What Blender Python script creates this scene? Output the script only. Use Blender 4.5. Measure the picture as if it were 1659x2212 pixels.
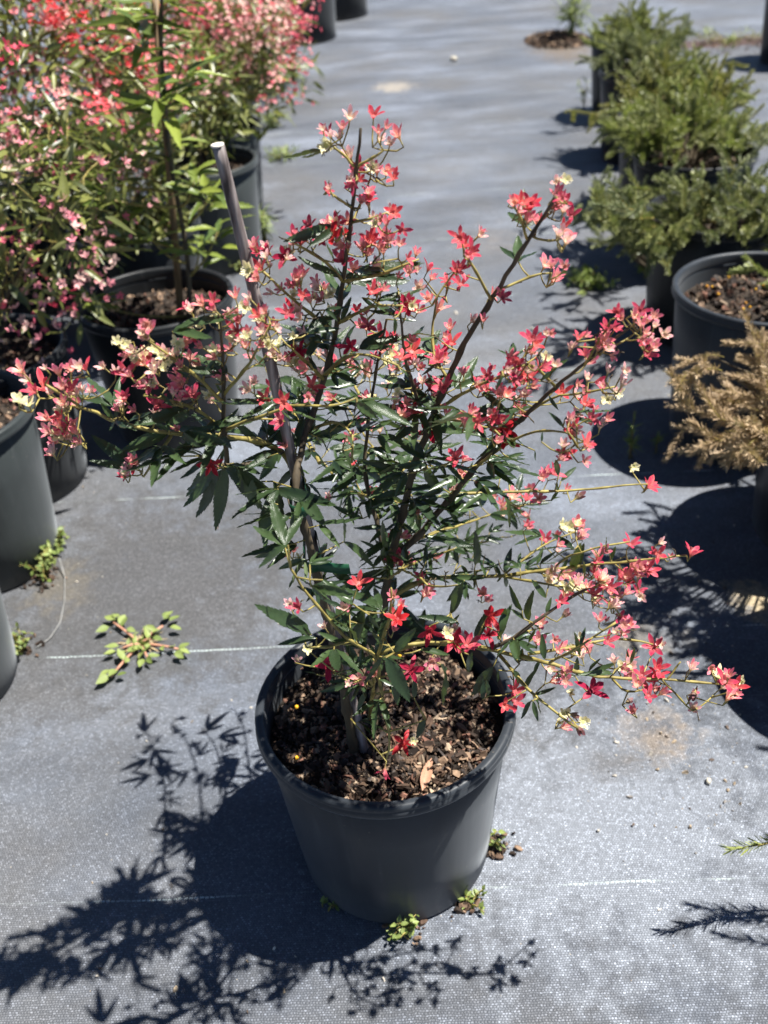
import bpy, math, random
import numpy as np
from mathutils import Vector, Matrix

for o in list(bpy.data.objects):
    bpy.data.objects.remove(o, do_unlink=True)
scene = bpy.context.scene
col = scene.collection
R_ = math.radians

# ------------------------------------------------------------------ camera
F_PX, IMG_W, IMG_H = 2100.0, 1659.0, 2212.0       # measured on the photograph at 1659 x 2212
PITCH, ROLL, CAM_H = R_(35.85), R_(4.2), 1.199
fw = np.array([0, math.cos(PITCH), -math.sin(PITCH)])
rt0 = np.array([1.0, 0, 0])
up0 = np.array([0, math.sin(PITCH), math.cos(PITCH)])
# image x axis and y axis in the world for a picture turned counter-clockwise by ROLL
ix = rt0 * math.cos(ROLL) - up0 * math.sin(ROLL)
iy = rt0 * math.sin(ROLL) + up0 * math.cos(ROLL)
cam_d = bpy.data.cameras.new('camera')
cam = bpy.data.objects.new('camera', cam_d)
col.objects.link(cam)
M = Matrix(((ix[0], iy[0], -fw[0], 0), (ix[1], iy[1], -fw[1], 0), (ix[2], iy[2], -fw[2], CAM_H), (0, 0, 0, 1)))
cam.matrix_world = M
cam_d.sensor_fit = 'VERTICAL'
cam_d.sensor_height = 24.0
cam_d.sensor_width = 18.0
cam_d.lens = 24.0 * F_PX / IMG_H
cam_d.clip_start = 0.02
cam_d.clip_end = 200
cam_d.dof.use_dof = True
cam_d.dof.focus_distance = 0.97
cam_d.dof.aperture_fstop = cam_d.lens / 5.8       # about 6 mm of glass
scene.camera = cam

# ------------------------------------------------------------------ sky, sun, exposure
SUN = Vector((0.438, 0.034, 1.0)).normalized()
world = bpy.data.worlds.new('World')
scene.world = world
world.use_nodes = True
wn = world.node_tree
wn.nodes.clear()
sky = wn.nodes.new('ShaderNodeTexSky')
sky.sky_type = 'NISHITA'
sky.sun_disc = False
sky.altitude = 1500
sky.air_density = 0.65
sky.dust_density = 0.1
sky.ozone_density = 2.5
sky.sun_elevation = math.asin(SUN.z)
sky.sun_rotation = math.atan2(SUN.x, SUN.y)
bg = wn.nodes.new('ShaderNodeBackground')
bg.inputs['Strength'].default_value = 0.05
wo = wn.nodes.new('ShaderNodeOutputWorld')
wn.links.new(sky.outputs[0], bg.inputs[0])
wn.links.new(bg.outputs[0], wo.inputs[0])
sl = bpy.data.lights.new('sun', 'SUN')
sl.energy = 5.0
sl.angle = R_(0.55)
sl.color = (1.0, 0.965, 0.91)
so = bpy.data.objects.new('sun', sl)
so.rotation_euler = SUN.to_track_quat('Z', 'Y').to_euler()
so.location = (3, 1, 6)
col.objects.link(so)
scene.view_settings.view_transform = 'Standard'
scene.view_settings.look = 'None'
scene.view_settings.gamma = 1.0
scene.view_settings.exposure = 1.28
scene.render.engine = 'CYCLES'

# ------------------------------------------------------------------ pixel helpers
def ray(u, v):
    a = (u - IMG_W / 2) / F_PX
    b = (IMG_H / 2 - v) / F_PX
    return fw + a * ix + b * iy
CAM = np.array([0, 0, CAM_H])
def G(u, v, z=0.0):                     # where the pixel meets the level z
    d = ray(u, v)
    return CAM + d * ((z - CAM_H) / d[2])
def YP(u, v, y):                        # where the pixel meets the upright plane at distance y
    d = ray(u, v)
    return CAM + d * (y / d[1])
def to_px(P):
    q = np.asarray(P, float) - CAM
    w = q @ fw
    return np.stack([IMG_W / 2 + F_PX * (q @ ix) / w, IMG_H / 2 - F_PX * (q @ iy) / w], -1)

rng = np.random.default_rng(11)
random.seed(5)
def nrm(v):
    v = np.asarray(v, float)
    return v / (np.linalg.norm(v) + 1e-12)

# ------------------------------------------------------------------ materials
def new_mat(name):
    m = bpy.data.materials.new(name)
    m.use_nodes = True
    nt = m.node_tree
    nt.nodes.clear()
    out = nt.nodes.new('ShaderNodeOutputMaterial')
    b = nt.nodes.new('ShaderNodeBsdfPrincipled')
    nt.links.new(b.outputs[0], out.inputs[0])
    return m, nt, b, out
def N(nt, t, **kw):
    n = nt.nodes.new(t)
    for k, v in kw.items():
        if k in n.inputs.keys():
            n.inputs[k].default_value = v
        else:
            setattr(n, k, v)
    return n
def ramp(nt, stops, src=None):
    r = nt.nodes.new('ShaderNodeValToRGB')
    e = r.color_ramp.elements
    while len(e) < len(stops):
        e.new(0.5)
    for i, (p, c) in enumerate(stops):
        e[i].position = p
        e[i].color = (*c, 1) if len(c) == 3 else c
    if src is not None:
        nt.links.new(src, r.inputs[0])
    return r
def math_n(nt, op, a, b=None, c=None):
    n = nt.nodes.new('ShaderNodeMath')
    n.operation = op
    for i, x in enumerate((a, b, c)):
        if x is None:
            continue
        if isinstance(x, (int, float)):
            n.inputs[i].default_value = x
        else:
            nt.links.new(x, n.inputs[i])
    return n.outputs[0]
def mixc(nt, fac, a, b, mode='MIX'):
    n = nt.nodes.new('ShaderNodeMix')
    n.data_type = 'RGBA'
    n.blend_type = mode
    for i, x in ((0, fac), (6, a), (7, b)):
        if isinstance(x, (int, float)):
            n.inputs[i].default_value = x
        elif isinstance(x, tuple):
            n.inputs[i].default_value = (*x, 1)
        else:
            nt.links.new(x, n.inputs[i])
    return n.outputs[2]

def leaf_material(name, dark, light, back, rough=0.34, transl=0.22, scale=1.0, spec=0.5):
    """leaf blade: colour varies from leaf to leaf, paler midrib, thin enough to let sun through"""
    m, nt, b, out = new_mat(name)
    oi = N(nt, 'ShaderNodeObjectInfo')
    geo = N(nt, 'ShaderNodeNewGeometry')
    rnd = math_n(nt, 'FRACT', math_n(nt, 'ADD', oi.outputs['Random'], geo.outputs['Random Per Island']))
    c = ramp(nt, [(0.0, dark), (1.0, light)], rnd)
    tc = N(nt, 'ShaderNodeTexCoord')
    no = N(nt, 'ShaderNodeTexNoise', Scale=22.0 * scale, Detail=3.0)
    nt.links.new(tc.outputs['Object'], no.inputs['Vector'])
    c2 = mixc(nt, 0.35, c.outputs[0], ramp(nt, [(0.3, (0.55, 0.55, 0.5)), (0.75, (1.25, 1.3, 1.1))], no.outputs[0]).outputs[0], 'MULTIPLY')
    c3 = mixc(nt, geo.outputs['Backfacing'], c2, back)
    nt.links.new(c3, b.inputs['Base Color'])
    b.inputs['Roughness'].default_value = rough
    b.inputs['Specular IOR Level'].default_value = spec
    tr = N(nt, 'ShaderNodeBsdfTranslucent')
    tcol = mixc(nt, 0.5, c2, (0.18, 0.26, 0.03))
    nt.links.new(tcol, tr.inputs[0])
    mx = N(nt, 'ShaderNodeMixShader', Fac=transl)
    nt.links.new(b.outputs[0], mx.inputs[1])
    nt.links.new(tr.outputs[0], mx.inputs[2])
    nt.links.new(mx.outputs[0], out.inputs[0])
    bp = N(nt, 'ShaderNodeBump', Strength=0.25, Distance=0.002)
    no2 = N(nt, 'ShaderNodeTexNoise', Scale=60.0 * scale, Detail=2.0)
    nt.links.new(tc.outputs['Object'], no2.inputs['Vector'])
    nt.links.new(no2.outputs[0], bp.inputs['Height'])
    nt.links.new(bp.outputs[0], b.inputs['Normal'])
    return m
def petal_material(name):
    m, nt, b, out = new_mat(name)
    at = N(nt, 'ShaderNodeVertexColor')
    at.layer_name = 'Col'
    oi = N(nt, 'ShaderNodeObjectInfo')
    hs = N(nt, 'ShaderNodeHueSaturation')
    v = math_n(nt, 'MULTIPLY_ADD', oi.outputs['Random'], 0.45, 0.78)
    nt.links.new(v, hs.inputs['Value'])
    h = math_n(nt, 'MULTIPLY_ADD', oi.outputs['Random'], 0.02, 0.49)
    nt.links.new(h, hs.inputs['Hue'])
    nt.links.new(at.outputs[0], hs.inputs['Color'])
    nt.links.new(hs.outputs[0], b.inputs['Base Color'])
    b.inputs['Roughness'].default_value = 0.5
    b.inputs['Specular IOR Level'].default_value = 0.3
    tr = N(nt, 'ShaderNodeBsdfTranslucent')
    nt.links.new(hs.outputs[0], tr.inputs[0])
    mx = N(nt, 'ShaderNodeMixShader', Fac=0.38)
    nt.links.new(b.outputs[0], mx.inputs[1])
    nt.links.new(tr.outputs[0], mx.inputs[2])
    nt.links.new(mx.outputs[0], out.inputs[0])
    return m
def noise_material(name, stops, scale, rough=0.8, bump=0.3, dist=0.003, detail=6.0, stretch=(1, 1, 1), spec=0.3, vcol=False):
    m, nt, b, out = new_mat(name)
    tc = N(nt, 'ShaderNodeTexCoord')
    mp = N(nt, 'ShaderNodeMapping')
    mp.inputs['Scale'].default_value = stretch
    nt.links.new(tc.outputs['Object'], mp.inputs[0])
    no = N(nt, 'ShaderNodeTexNoise', Scale=scale, Detail=detail)
    nt.links.new(mp.outputs[0], no.inputs['Vector'])
    c = ramp(nt, stops, no.outputs[0]).outputs[0]
    if vcol:
        at = N(nt, 'ShaderNodeVertexColor')
        at.layer_name = 'Col'
        c = mixc(nt, 1.0, at.outputs[0], c, 'MULTIPLY')
    nt.links.new(c, b.inputs['Base Color'])
    b.inputs['Roughness'].default_value = rough
    b.inputs['Specular IOR Level'].default_value = spec
    bp = N(nt, 'ShaderNodeBump', Strength=bump, Distance=dist)
    nt.links.new(no.outputs[0], bp.inputs['Height'])
    nt.links.new(bp.outputs[0], b.inputs['Normal'])
    return m

MAT = {}
MAT['petal'] = petal_material('petal')
MAT['leaf'] = leaf_material('dark_leaf', (0.018, 0.034, 0.016), (0.052, 0.085, 0.03), (0.10, 0.13, 0.06), 0.33, 0.16)
MAT['leaf_bush'] = leaf_material('bush_leaf', (0.026, 0.038, 0.012), (0.25, 0.26, 0.07), (0.18, 0.19, 0.07), 0.38, 0.25)
MAT['leaf_tree'] = leaf_material('young_tree_leaf', (0.07, 0.11, 0.025), (0.26, 0.31, 0.06), (0.22, 0.27, 0.09), 0.34, 0.28)
MAT['leaf_weed'] = leaf_material('weed_leaf', (0.12, 0.17, 0.04), (0.30, 0.36, 0.11), (0.22, 0.27, 0.10), 0.5, 0.25, 2)
MAT['needle'] = leaf_material('needle_leaf', (0.11, 0.13, 0.042), (0.37, 0.38, 0.15), (0.24, 0.26, 0.11), 0.42, 0.2)
MAT['needle_yellow'] = leaf_material('yellowing_needle_leaf', (0.14, 0.15, 0.035), (0.40, 0.37, 0.11), (0.26, 0.25, 0.09), 0.42, 0.2)
MAT['needle_grey'] = leaf_material('grey_needle_leaf', (0.10, 0.12, 0.05), (0.30, 0.32, 0.17), (0.2, 0.22, 0.12), 0.42, 0.2)
MAT['needle_brown'] = leaf_material('dead_needle_leaf', (0.30, 0.20, 0.115), (0.66, 0.49, 0.31), (0.46, 0.33, 0.2), 0.6, 0.2)
MAT['needle_lime'] = leaf_material('fresh_needle_leaf', (0.14, 0.18, 0.04), (0.42, 0.45, 0.14), (0.27, 0.3, 0.1), 0.42, 0.25)
MAT['stem'] = noise_material('dark_bark', [(0.3, (0.030, 0.023, 0.015)), (0.7, (0.12, 0.092, 0.055))], 60, 0.75, 0.5, 0.002, stretch=(1, 1, 0.3))
MAT['twig'] = noise_material('olive_twig', [(0.3, (0.13, 0.10, 0.025)), (0.7, (0.36, 0.30, 0.09))], 90, 0.55, 0.2, 0.001)
MAT['bamboo'] = noise_material('weathered_bamboo', [(0.32, (0.04, 0.03, 0.027)), (0.43, (0.14, 0.115, 0.108)), (0.58, (0.24, 0.21, 0.20)), (0.72, (0.38, 0.34, 0.325))], 70, 0.6, 0.5, 0.0015, stretch=(3.0, 3.0, 0.3))
MAT['bamboo_cut'] = noise_material('cut_bamboo', [(0.3, (0.45, 0.40, 0.33)), (0.7, (0.72, 0.67, 0.58))], 200, 0.7, 0.2, 0.001)
MAT['brown_stake'] = noise_material('brown_stake', [(0.3, (0.11, 0.07, 0.035)), (0.7, (0.28, 0.19, 0.10))], 30, 0.6, 0.3, 0.002, stretch=(3, 3, 0.25))
MAT['tie'] = noise_material('green_tie', [(0.3, (0.01, 0.05, 0.025)), (0.7, (0.02, 0.09, 0.045))], 60, 0.4, 0.1, 0.001)
MAT['chips'] = noise_material('bark_chips', [(0.25, (0.55, 0.5, 0.48)), (0.75, (1.3, 1.25, 1.2))], 130, 0.85, 0.6, 0.002, vcol=True)
MAT['mix'] = noise_material('potting_soil', [(0.3, (0.010, 0.008, 0.006)), (0.7, (0.05, 0.036, 0.026))], 90, 0.95, 1.0, 0.006)
MAT['debris'] = noise_material('ground_debris', [(0.25, (0.6, 0.6, 0.6)), (0.75, (1.2, 1.2, 1.2))], 200, 0.85, 0.3, 0.001, vcol=True)
MAT['wire'] = noise_material('grey_wire', [(0.3, (0.16, 0.16, 0.15)), (0.7, (0.3, 0.3, 0.29))], 60, 0.5, 0.1, 0.001)
MAT['purslane_stem'] = noise_material('pink_weed_stem', [(0.3, (0.30, 0.14, 0.09)), (0.7, (0.52, 0.27, 0.18))], 120, 0.55, 0.2, 0.001)
MAT['dead_stem'] = noise_material('dead_grass', [(0.3, (0.22, 0.16, 0.08)), (0.7, (0.45, 0.35, 0.2))], 90, 0.8, 0.2, 0.001)
MAT['fallen'] = leaf_material('fallen_leaf', (0.26, 0.12, 0.075), (0.50, 0.27, 0.18), (0.4, 0.25, 0.18), 0.5, 0.12)

def pot_material(name, base):
    m, nt, b, out = new_mat(name)
    tc = N(nt, 'ShaderNodeTexCoord')
    no = N(nt, 'ShaderNodeTexNoise', Scale=7.0, Detail=7.0, Roughness=0.62)
    mp = N(nt, 'ShaderNodeMapping')
    mp.inputs['Scale'].default_value = (1, 1, 0.45)
    nt.links.new(tc.outputs['Object'], mp.inputs[0])
    nt.links.new(mp.outputs[0], no.inputs['Vector'])
    dust = tuple(x * 1.7 + 0.004 for x in base)
    c = ramp(nt, [(0.38, base), (0.72, dust)], no.outputs[0]).outputs[0]
    sp = N(nt, 'ShaderNodeTexNoise', Scale=150.0, Detail=2.0)
    nt.links.new(tc.outputs['Object'], sp.inputs['Vector'])
    spk = ramp(nt, [(0.70, (0, 0, 0)), (0.76, (1, 1, 1))], sp.outputs[0]).outputs[0]
    c = mixc(nt, math_n(nt, 'MULTIPLY', spk, 0.35), c, (0.17, 0.15, 0.12))
    # dried splash and dust round the foot, thin scuffs further up
    sz = N(nt, 'ShaderNodeSeparateXYZ')
    nt.links.new(tc.outputs['Object'], sz.inputs[0])
    sn = N(nt, 'ShaderNodeTexNoise', Scale=28.0, Detail=6.0, Roughness=0.7)
    nt.links.new(tc.outputs['Object'], sn.inputs['Vector'])
    foot = math_n(nt, 'SUBTRACT', math_n(nt, 'MULTIPLY_ADD', sn.outputs[0], 0.16, -0.035), sz.outputs['Z'])
    ff = N(nt, 'ShaderNodeMapRange')
    ff.inputs['From Min'].default_value = 0.0
    ff.inputs['From Max'].default_value = 0.05
    nt.links.new(foot, ff.inputs['Value'])
    c = mixc(nt, math_n(nt, 'MULTIPLY', ff.outputs[0], 0.5), c, (0.085, 0.078, 0.068))
    sc = N(nt, 'ShaderNodeTexNoise', Scale=60.0, Detail=3.0)
    mp3 = N(nt, 'ShaderNodeMapping')
    mp3.inputs['Scale'].default_value = (1.0, 1.0, 0.06)
    nt.links.new(tc.outputs['Object'], mp3.inputs[0])
    nt.links.new(mp3.outputs[0], sc.inputs['Vector'])
    scf = ramp(nt, [(0.60, (0, 0, 0)), (0.74, (1, 1, 1))], sc.outputs[0]).outputs[0]
    c = mixc(nt, math_n(nt, 'MULTIPLY', scf, 0.35), c, (0.075, 0.080, 0.083))
    nt.links.new(c, b.inputs['Base Color'])
    rr = ramp(nt, [(0.3, (0.32, 0.32, 0.32)), (0.75, (0.52, 0.52, 0.52))], no.outputs[0])
    nt.links.new(rr.outputs[0], b.inputs['Roughness'])
    b.inputs['Specular IOR Level'].default_value = 0.22
    b.inputs['Sheen Weight'].default_value = 0.12        # dry dust film
    b.inputs['Sheen Roughness'].default_value = 0.45
    b.inputs['Sheen Tint'].default_value = (0.80, 0.86, 0.92, 1)
    # faint vertical moulding streaks
    wv = N(nt, 'ShaderNodeTexNoise', Scale=40.0, Detail=2.0)
    mp2 = N(nt, 'ShaderNodeMapping')
    mp2.inputs['Scale'].default_value = (1, 1, 0.05)
    nt.links.new(tc.outputs['Object'], mp2.inputs[0])
    nt.links.new(mp2.outputs[0], wv.inputs['Vector'])
    bp = N(nt, 'ShaderNodeBump', Strength=0.12, Distance=0.004)
    nt.links.new(wv.outputs[0], bp.inputs['Height'])
    nt.links.new(bp.outputs[0], b.inputs['Normal'])
    return m
MAT['pot'] = pot_material('charcoal_pot_plastic', (0.020, 0.0235, 0.028))
MAT['pot_green'] = pot_material('grey_green_pot_plastic', (0.025, 0.030, 0.030))
MAT['pot_black'] = pot_material('black_pot_plastic', (0.008, 0.009, 0.010))

def weed_mat_material():
    m, nt, b, out = new_mat('woven_weed_mat')
    tc = N(nt, 'ShaderNodeTexCoord')
    mp = N(nt, 'ShaderNodeMapping')
    mp.inputs['Rotation'].default_value = (0, 0, R_(2.3))
    nt.links.new(tc.outputs['Object'], mp.inputs[0])
    # slow bending of the threads
    wob = N(nt, 'ShaderNodeTexNoise', Scale=3.0, Detail=2.0)
    nt.links.new(tc.outputs['Object'], wob.inputs['Vector'])
    add = N(nt, 'ShaderNodeVectorMath', operation='MULTIPLY_ADD')
    nt.links.new(wob.outputs['Color'], add.inputs[0])
    add.inputs[1].default_value = (0.012, 0.012, 0)
    nt.links.new(mp.outputs[0], add.inputs[2])
    jit = N(nt, 'ShaderNodeTexNoise', Scale=110.0, Detail=1.0)
    nt.links.new(tc.outputs['Object'], jit.inputs['Vector'])
    add2 = N(nt, 'ShaderNodeVectorMath', operation='MULTIPLY_ADD')
    nt.links.new(jit.outputs['Color'], add2.inputs[0])
    add2.inputs[1].default_value = (0.0034, 0.0034, 0)
    nt.links.new(add.outputs[0], add2.inputs[2])
    vec = add2.outputs[0]
    br = N(nt, 'ShaderNodeTexBrick')
    br.offset = 0.5
    br.inputs['Scale'].default_value = 1.0
    br.inputs['Brick Width'].default_value = 0.0040
    br.inputs['Row Height'].default_value = 0.0031
    br.inputs['Mortar Size'].default_value = 0.0009
    br.inputs['Mortar Smooth'].default_value = 1.0
    br.inputs['Bias'].default_value = 0.0
    br.inputs['Color1'].default_value = (0.0, 0.0, 0.0, 1)
    br.inputs['Color2'].default_value = (1.0, 1.0, 1.0, 1)
    br.inputs['Mortar'].default_value = (0.2, 0.2, 0.2, 1)
    nt.links.new(vec, br.inputs['Vector'])
    # warp ribs running away from the camera
    sep = N(nt, 'ShaderNodeSeparateXYZ')
    nt.links.new(vec, sep.inputs[0])
    rib = math_n(nt, 'ABSOLUTE', math_n(nt, 'SINE', math_n(nt, 'MULTIPLY', sep.outputs['X'], math.pi / 0.0040)))
    # colour: blue grey cloth, brownish where dust lies
    n1 = N(nt, 'ShaderNodeTexNoise', Scale=2.3, Detail=6.0, Roughness=0.6)
    mp1 = N(nt, 'ShaderNodeMapping')
    mp1.inputs['Scale'].default_value = (0.7, 1.5, 1)
    nt.links.new(tc.outputs['Object'], mp1.inputs[0])
    nt.links.new(mp1.outputs[0], n1.inputs['Vector'])
    cloth = ramp(nt, [(0.32, (0.082, 0.090, 0.105)), (0.52, (0.138, 0.153, 0.180)), (0.68, (0.225, 0.252, 0.300))], n1.outputs[0]).outputs[0]
    n2 = N(nt, 'ShaderNodeTexNoise', Scale=1.35, Detail=8.0, Roughness=0.68)
    off = N(nt, 'ShaderNodeMapping')
    off.inputs['Location'].default_value = (3.3, 1.7, 0)
    nt.links.new(tc.outputs['Object'], off.inputs[0])
    nt.links.new(off.outputs[0], n2.inputs['Vector'])
    dustf = ramp(nt, [(0.44, (0, 0, 0)), (0.66, (1, 1, 1))], n2.outputs[0]).outputs[0]
    c = mixc(nt, math_n(nt, 'MULTIPLY', dustf, 0.75), cloth, (0.140, 0.136, 0.130))
    # dried mud, sand and broad tone areas with shapes of their own
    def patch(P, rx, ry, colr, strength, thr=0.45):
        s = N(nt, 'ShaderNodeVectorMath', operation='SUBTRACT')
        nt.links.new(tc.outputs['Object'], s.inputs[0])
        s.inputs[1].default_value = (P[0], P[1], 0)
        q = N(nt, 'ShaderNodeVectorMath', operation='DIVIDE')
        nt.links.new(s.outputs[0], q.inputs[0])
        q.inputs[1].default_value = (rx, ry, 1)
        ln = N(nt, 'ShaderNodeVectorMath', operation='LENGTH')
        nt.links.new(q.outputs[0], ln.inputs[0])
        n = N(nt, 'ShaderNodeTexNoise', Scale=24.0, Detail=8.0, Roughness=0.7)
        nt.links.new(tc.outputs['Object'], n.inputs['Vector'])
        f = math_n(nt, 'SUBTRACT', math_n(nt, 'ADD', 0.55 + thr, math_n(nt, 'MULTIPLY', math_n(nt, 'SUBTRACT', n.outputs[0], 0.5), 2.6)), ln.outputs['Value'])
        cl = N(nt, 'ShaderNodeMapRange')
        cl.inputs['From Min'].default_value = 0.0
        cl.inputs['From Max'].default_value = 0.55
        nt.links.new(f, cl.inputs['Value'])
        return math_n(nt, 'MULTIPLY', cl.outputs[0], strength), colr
    for P, rx, ry, colr, st, thr in [
            (G(1330, 1800), 0.42, 0.34, (0.255, 0.278, 0.315), 0.9, 0.3),  # paler, bluer area of the mat
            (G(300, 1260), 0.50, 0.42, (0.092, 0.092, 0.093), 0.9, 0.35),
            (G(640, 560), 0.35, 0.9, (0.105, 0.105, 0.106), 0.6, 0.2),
            (G(1630, 1300), 0.055, 0.075, (0.50, 0.40, 0.24), 0.85, 0.35),
            (G(1420, 1590), 0.10, 0.10, (0.24, 0.19, 0.14), 0.75, 0.1),
            (G(1330, 1650), 0.12, 0.06, (0.085, 0.075, 0.065), 0.55, 0.1),
            (G(1380, 1380), 0.16, 0.08, (0.20, 0.175, 0.14), 0.6, 0.1),
            (G(880, 960), 0.3, 0.14, (0.17, 0.15, 0.125), 0.5, 0.0),
            (G(850, 188), 0.16, 0.18, (0.38, 0.34, 0.28), 0.85, 0.25),
            (G(1560, 92), 0.6, 0.16, (0.10, 0.055, 0.04), 0.95, 0.5),
            (G(1215, 105), 0.26, 0.5, (0.17, 0.13, 0.09), 0.8, 0.3),
            (G(130, 1270), 0.10, 0.12, (0.15, 0.135, 0.11), 0.75, 0.2),
            (G(1060, 520), 0.25, 0.3, (0.25, 0.22, 0.19), 0.35, 0.0)]:
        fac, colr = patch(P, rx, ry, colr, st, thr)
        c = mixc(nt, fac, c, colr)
    # thread by thread variation, glints painted into the palest threads, and darker weave gaps
    dots = ramp(nt, [(0.0, (0.72, 0.72, 0.72)), (0.55, (0.98, 0.98, 0.98)), (0.85, (1.22, 1.22, 1.24)), (1.0, (1.8, 1.82, 1.86))], br.outputs['Color']).outputs[0]
    c = mixc(nt, 1.0, c, dots, 'MULTIPLY')
    gaps = math_n(nt, 'MULTIPLY', br.outputs['Fac'], 0.32)
    c = mixc(nt, gaps, c, (0.030, 0.032, 0.038))
    # pale marker threads, every half metre
    ly = math_n(nt, 'DIVIDE', math_n(nt, 'SUBTRACT', sep.outputs['Y'], 0.776 - 0.245 + 0.006), 0.49)
    fr = math_n(nt, 'ABSOLUTE', math_n(nt, 'MULTIPLY', math_n(nt, 'SUBTRACT', math_n(nt, 'FRACT', ly), 0.5), 0.49))
    line = math_n(nt, 'LESS_THAN', fr, 0.0014)
    dn = N(nt, 'ShaderNodeTexNoise', Scale=9.0, Detail=2.0)
    nt.links.new(tc.outputs['Object'], dn.inputs['Vector'])
    dash = ramp(nt, [(0.47, (0.08, 0.08, 0.08)), (0.58, (1, 1, 1))], dn.outputs[0]).outputs[0]
    st = math_n(nt, 'GREATER_THAN', math_n(nt, 'FRACT', math_n(nt, 'DIVIDE', sep.outputs['X'], 0.0072)), 0.25)
    lf = math_n(nt, 'MULTIPLY', math_n(nt, 'MULTIPLY', line, dash), math_n(nt, 'MULTIPLY', st, 0.9))
    c = mixc(nt, lf, c, (0.50, 0.58, 0.56))
    nt.links.new(c, b.inputs['Base Color'])
    b.inputs['Roughness'].default_value = 0.5
    b.inputs['Specular IOR Level'].default_value = 0.22
    # relief: threads, ribs and slow ripples of the sheet
    n3 = N(nt, 'ShaderNodeTexNoise', Scale=5.0, Detail=4.0)
    mp3 = N(nt, 'ShaderNodeMapping')
    mp3.inputs['Scale'].default_value = (0.5, 1.6, 1)
    nt.links.new(tc.outputs['Object'], mp3.inputs[0])
    nt.links.new(mp3.outputs[0], n3.inputs['Vector'])
    h = math_n(nt, 'MULTIPLY_ADD', math_n(nt, 'SUBTRACT', 1.0, br.outputs['Fac']), 0.0022, math_n(nt, 'MULTIPLY', rib, 0.0010))
    h = math_n(nt, 'MULTIPLY_ADD', n3.outputs[0], 0.030, h)
    bp = N(nt, 'ShaderNodeBump', Strength=0.55, Distance=1.0)
    nt.links.new(h, bp.inputs['Height'])
    nt.links.new(bp.outputs[0], b.inputs['Normal'])
    return m
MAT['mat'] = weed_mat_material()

# ------------------------------------------------------------------ mesh helpers
class MB:
    """collects geometry for ONE mesh object"""
    def __init__(self):
        self.v, self.f, self.m, self.c, self.n = [], [], [], [], 0
    def add(self, v, f, mi=0, c=None):
        v = np.asarray(v, float).reshape(-1, 3)
        self.v.append(v)
        for q in f:
            self.f.append(tuple(int(i) + self.n for i in q))
            self.m.append(mi)
        self.c.append(np.ones((len(v), 3)) if c is None else np.broadcast_to(np.asarray(c, float), (len(v), 3)))
        self.n += len(v)
    def tube(self, pts, rad, sides=6, mi=0, c=None, cap=True):
        pts = np.asarray(pts, float)
        k = len(pts)
        rad = np.broadcast_to(np.asarray(rad, float), (k,))
        t = np.gradient(pts, axis=0)
        t /= np.linalg.norm(t, axis=1)[:, None] + 1e-12
        a = np.array([0.31, 0.17, 0.93]) if abs(t[0][2]) < 0.9 else np.array([1.0, 0.2, 0])
        th = np.arange(sides) * 2 * math.pi / sides
        V = []
        for i in range(k):
            x = np.cross(t[i], a); x /= np.linalg.norm(x) + 1e-12
            y = np.cross(t[i], x)
            a = np.cross(x, t[i])
            V.append(pts[i] + rad[i] * (np.cos(th)[:, None] * x + np.sin(th)[:, None] * y))
        Fc = []
        for i in range(k - 1):
            for j in range(sides):
                j2 = (j + 1) % sides
                Fc.append((i * sides + j, i * sides + j2, (i + 1) * sides + j2, (i + 1) * sides + j))
        if cap:
            Fc.append(tuple(range(sides - 1, -1, -1)))
            Fc.append(tuple((k - 1) * sides + j for j in range(sides)))
        self.add(np.concatenate(V), Fc, mi, c)
    def lathe(self, prof, sides=64, mi=0, center=(0, 0, 0), c=None):
        th = np.arange(sides) * 2 * math.pi / sides
        V = []
        for r, z in prof:
            V.append(np.stack([center[0] + r * np.cos(th), center[1] + r * np.sin(th), np.full(sides, center[2] + z)], -1))
        Fc = []
        for i in range(len(prof) - 1):
            for j in range(sides):
                j2 = (j + 1) % sides
                Fc.append((i * sides + j, i * sides + j2, (i + 1) * sides + j2, (i + 1) * sides + j))
        self.add(np.concatenate(V), Fc, mi, c)
    def scatter(self, tv, tf, mats, cols=None, mi=0):
        """copies of a small template, one for each 4x4 matrix"""
        tv = np.asarray(tv, float)
        mats = np.asarray(mats)
        k, n = len(mats), len(tv)
        if k == 0:
            return
        V = np.einsum('kij,nj->kni', mats[:, :3, :3], tv) + mats[:, None, :3, 3]
        self.v.append(V.reshape(-1, 3))
        for i in range(k):
            o = self.n + i * n
            for q in tf:
                self.f.append(tuple(a + o for a in q))
        self.m += [mi] * (k * len(tf))
        if cols is None:
            self.c.append(np.ones((k * n, 3)))
        else:
            cols = np.asarray(cols, float)
            if cols.ndim == 2:
                cols = np.repeat(cols[:, None, :], n, 1)
            self.c.append(cols.reshape(-1, 3))
        self.n += k * n
    def mesh(self, name, mats, smooth=True, origin=(0, 0, 0)):
        me = bpy.data.meshes.new(name)
        V = np.concatenate(self.v) - np.asarray(origin)
        me.from_pydata(V.tolist(), [], self.f)
        for m in (mats if isinstance(mats, (list, tuple)) else [mats]):
            me.materials.append(m)
        me.polygons.foreach_set('material_index', self.m)
        me.polygons.foreach_set('use_smooth', [smooth] * len(self.f))
        ca = me.color_attributes.new('Col', 'FLOAT_COLOR', 'POINT')
        C = np.concatenate(self.c)
        ca.data.foreach_set('color', np.concatenate([C, np.ones((len(C), 1))], 1).ravel())
        me.update()
        return me

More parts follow.
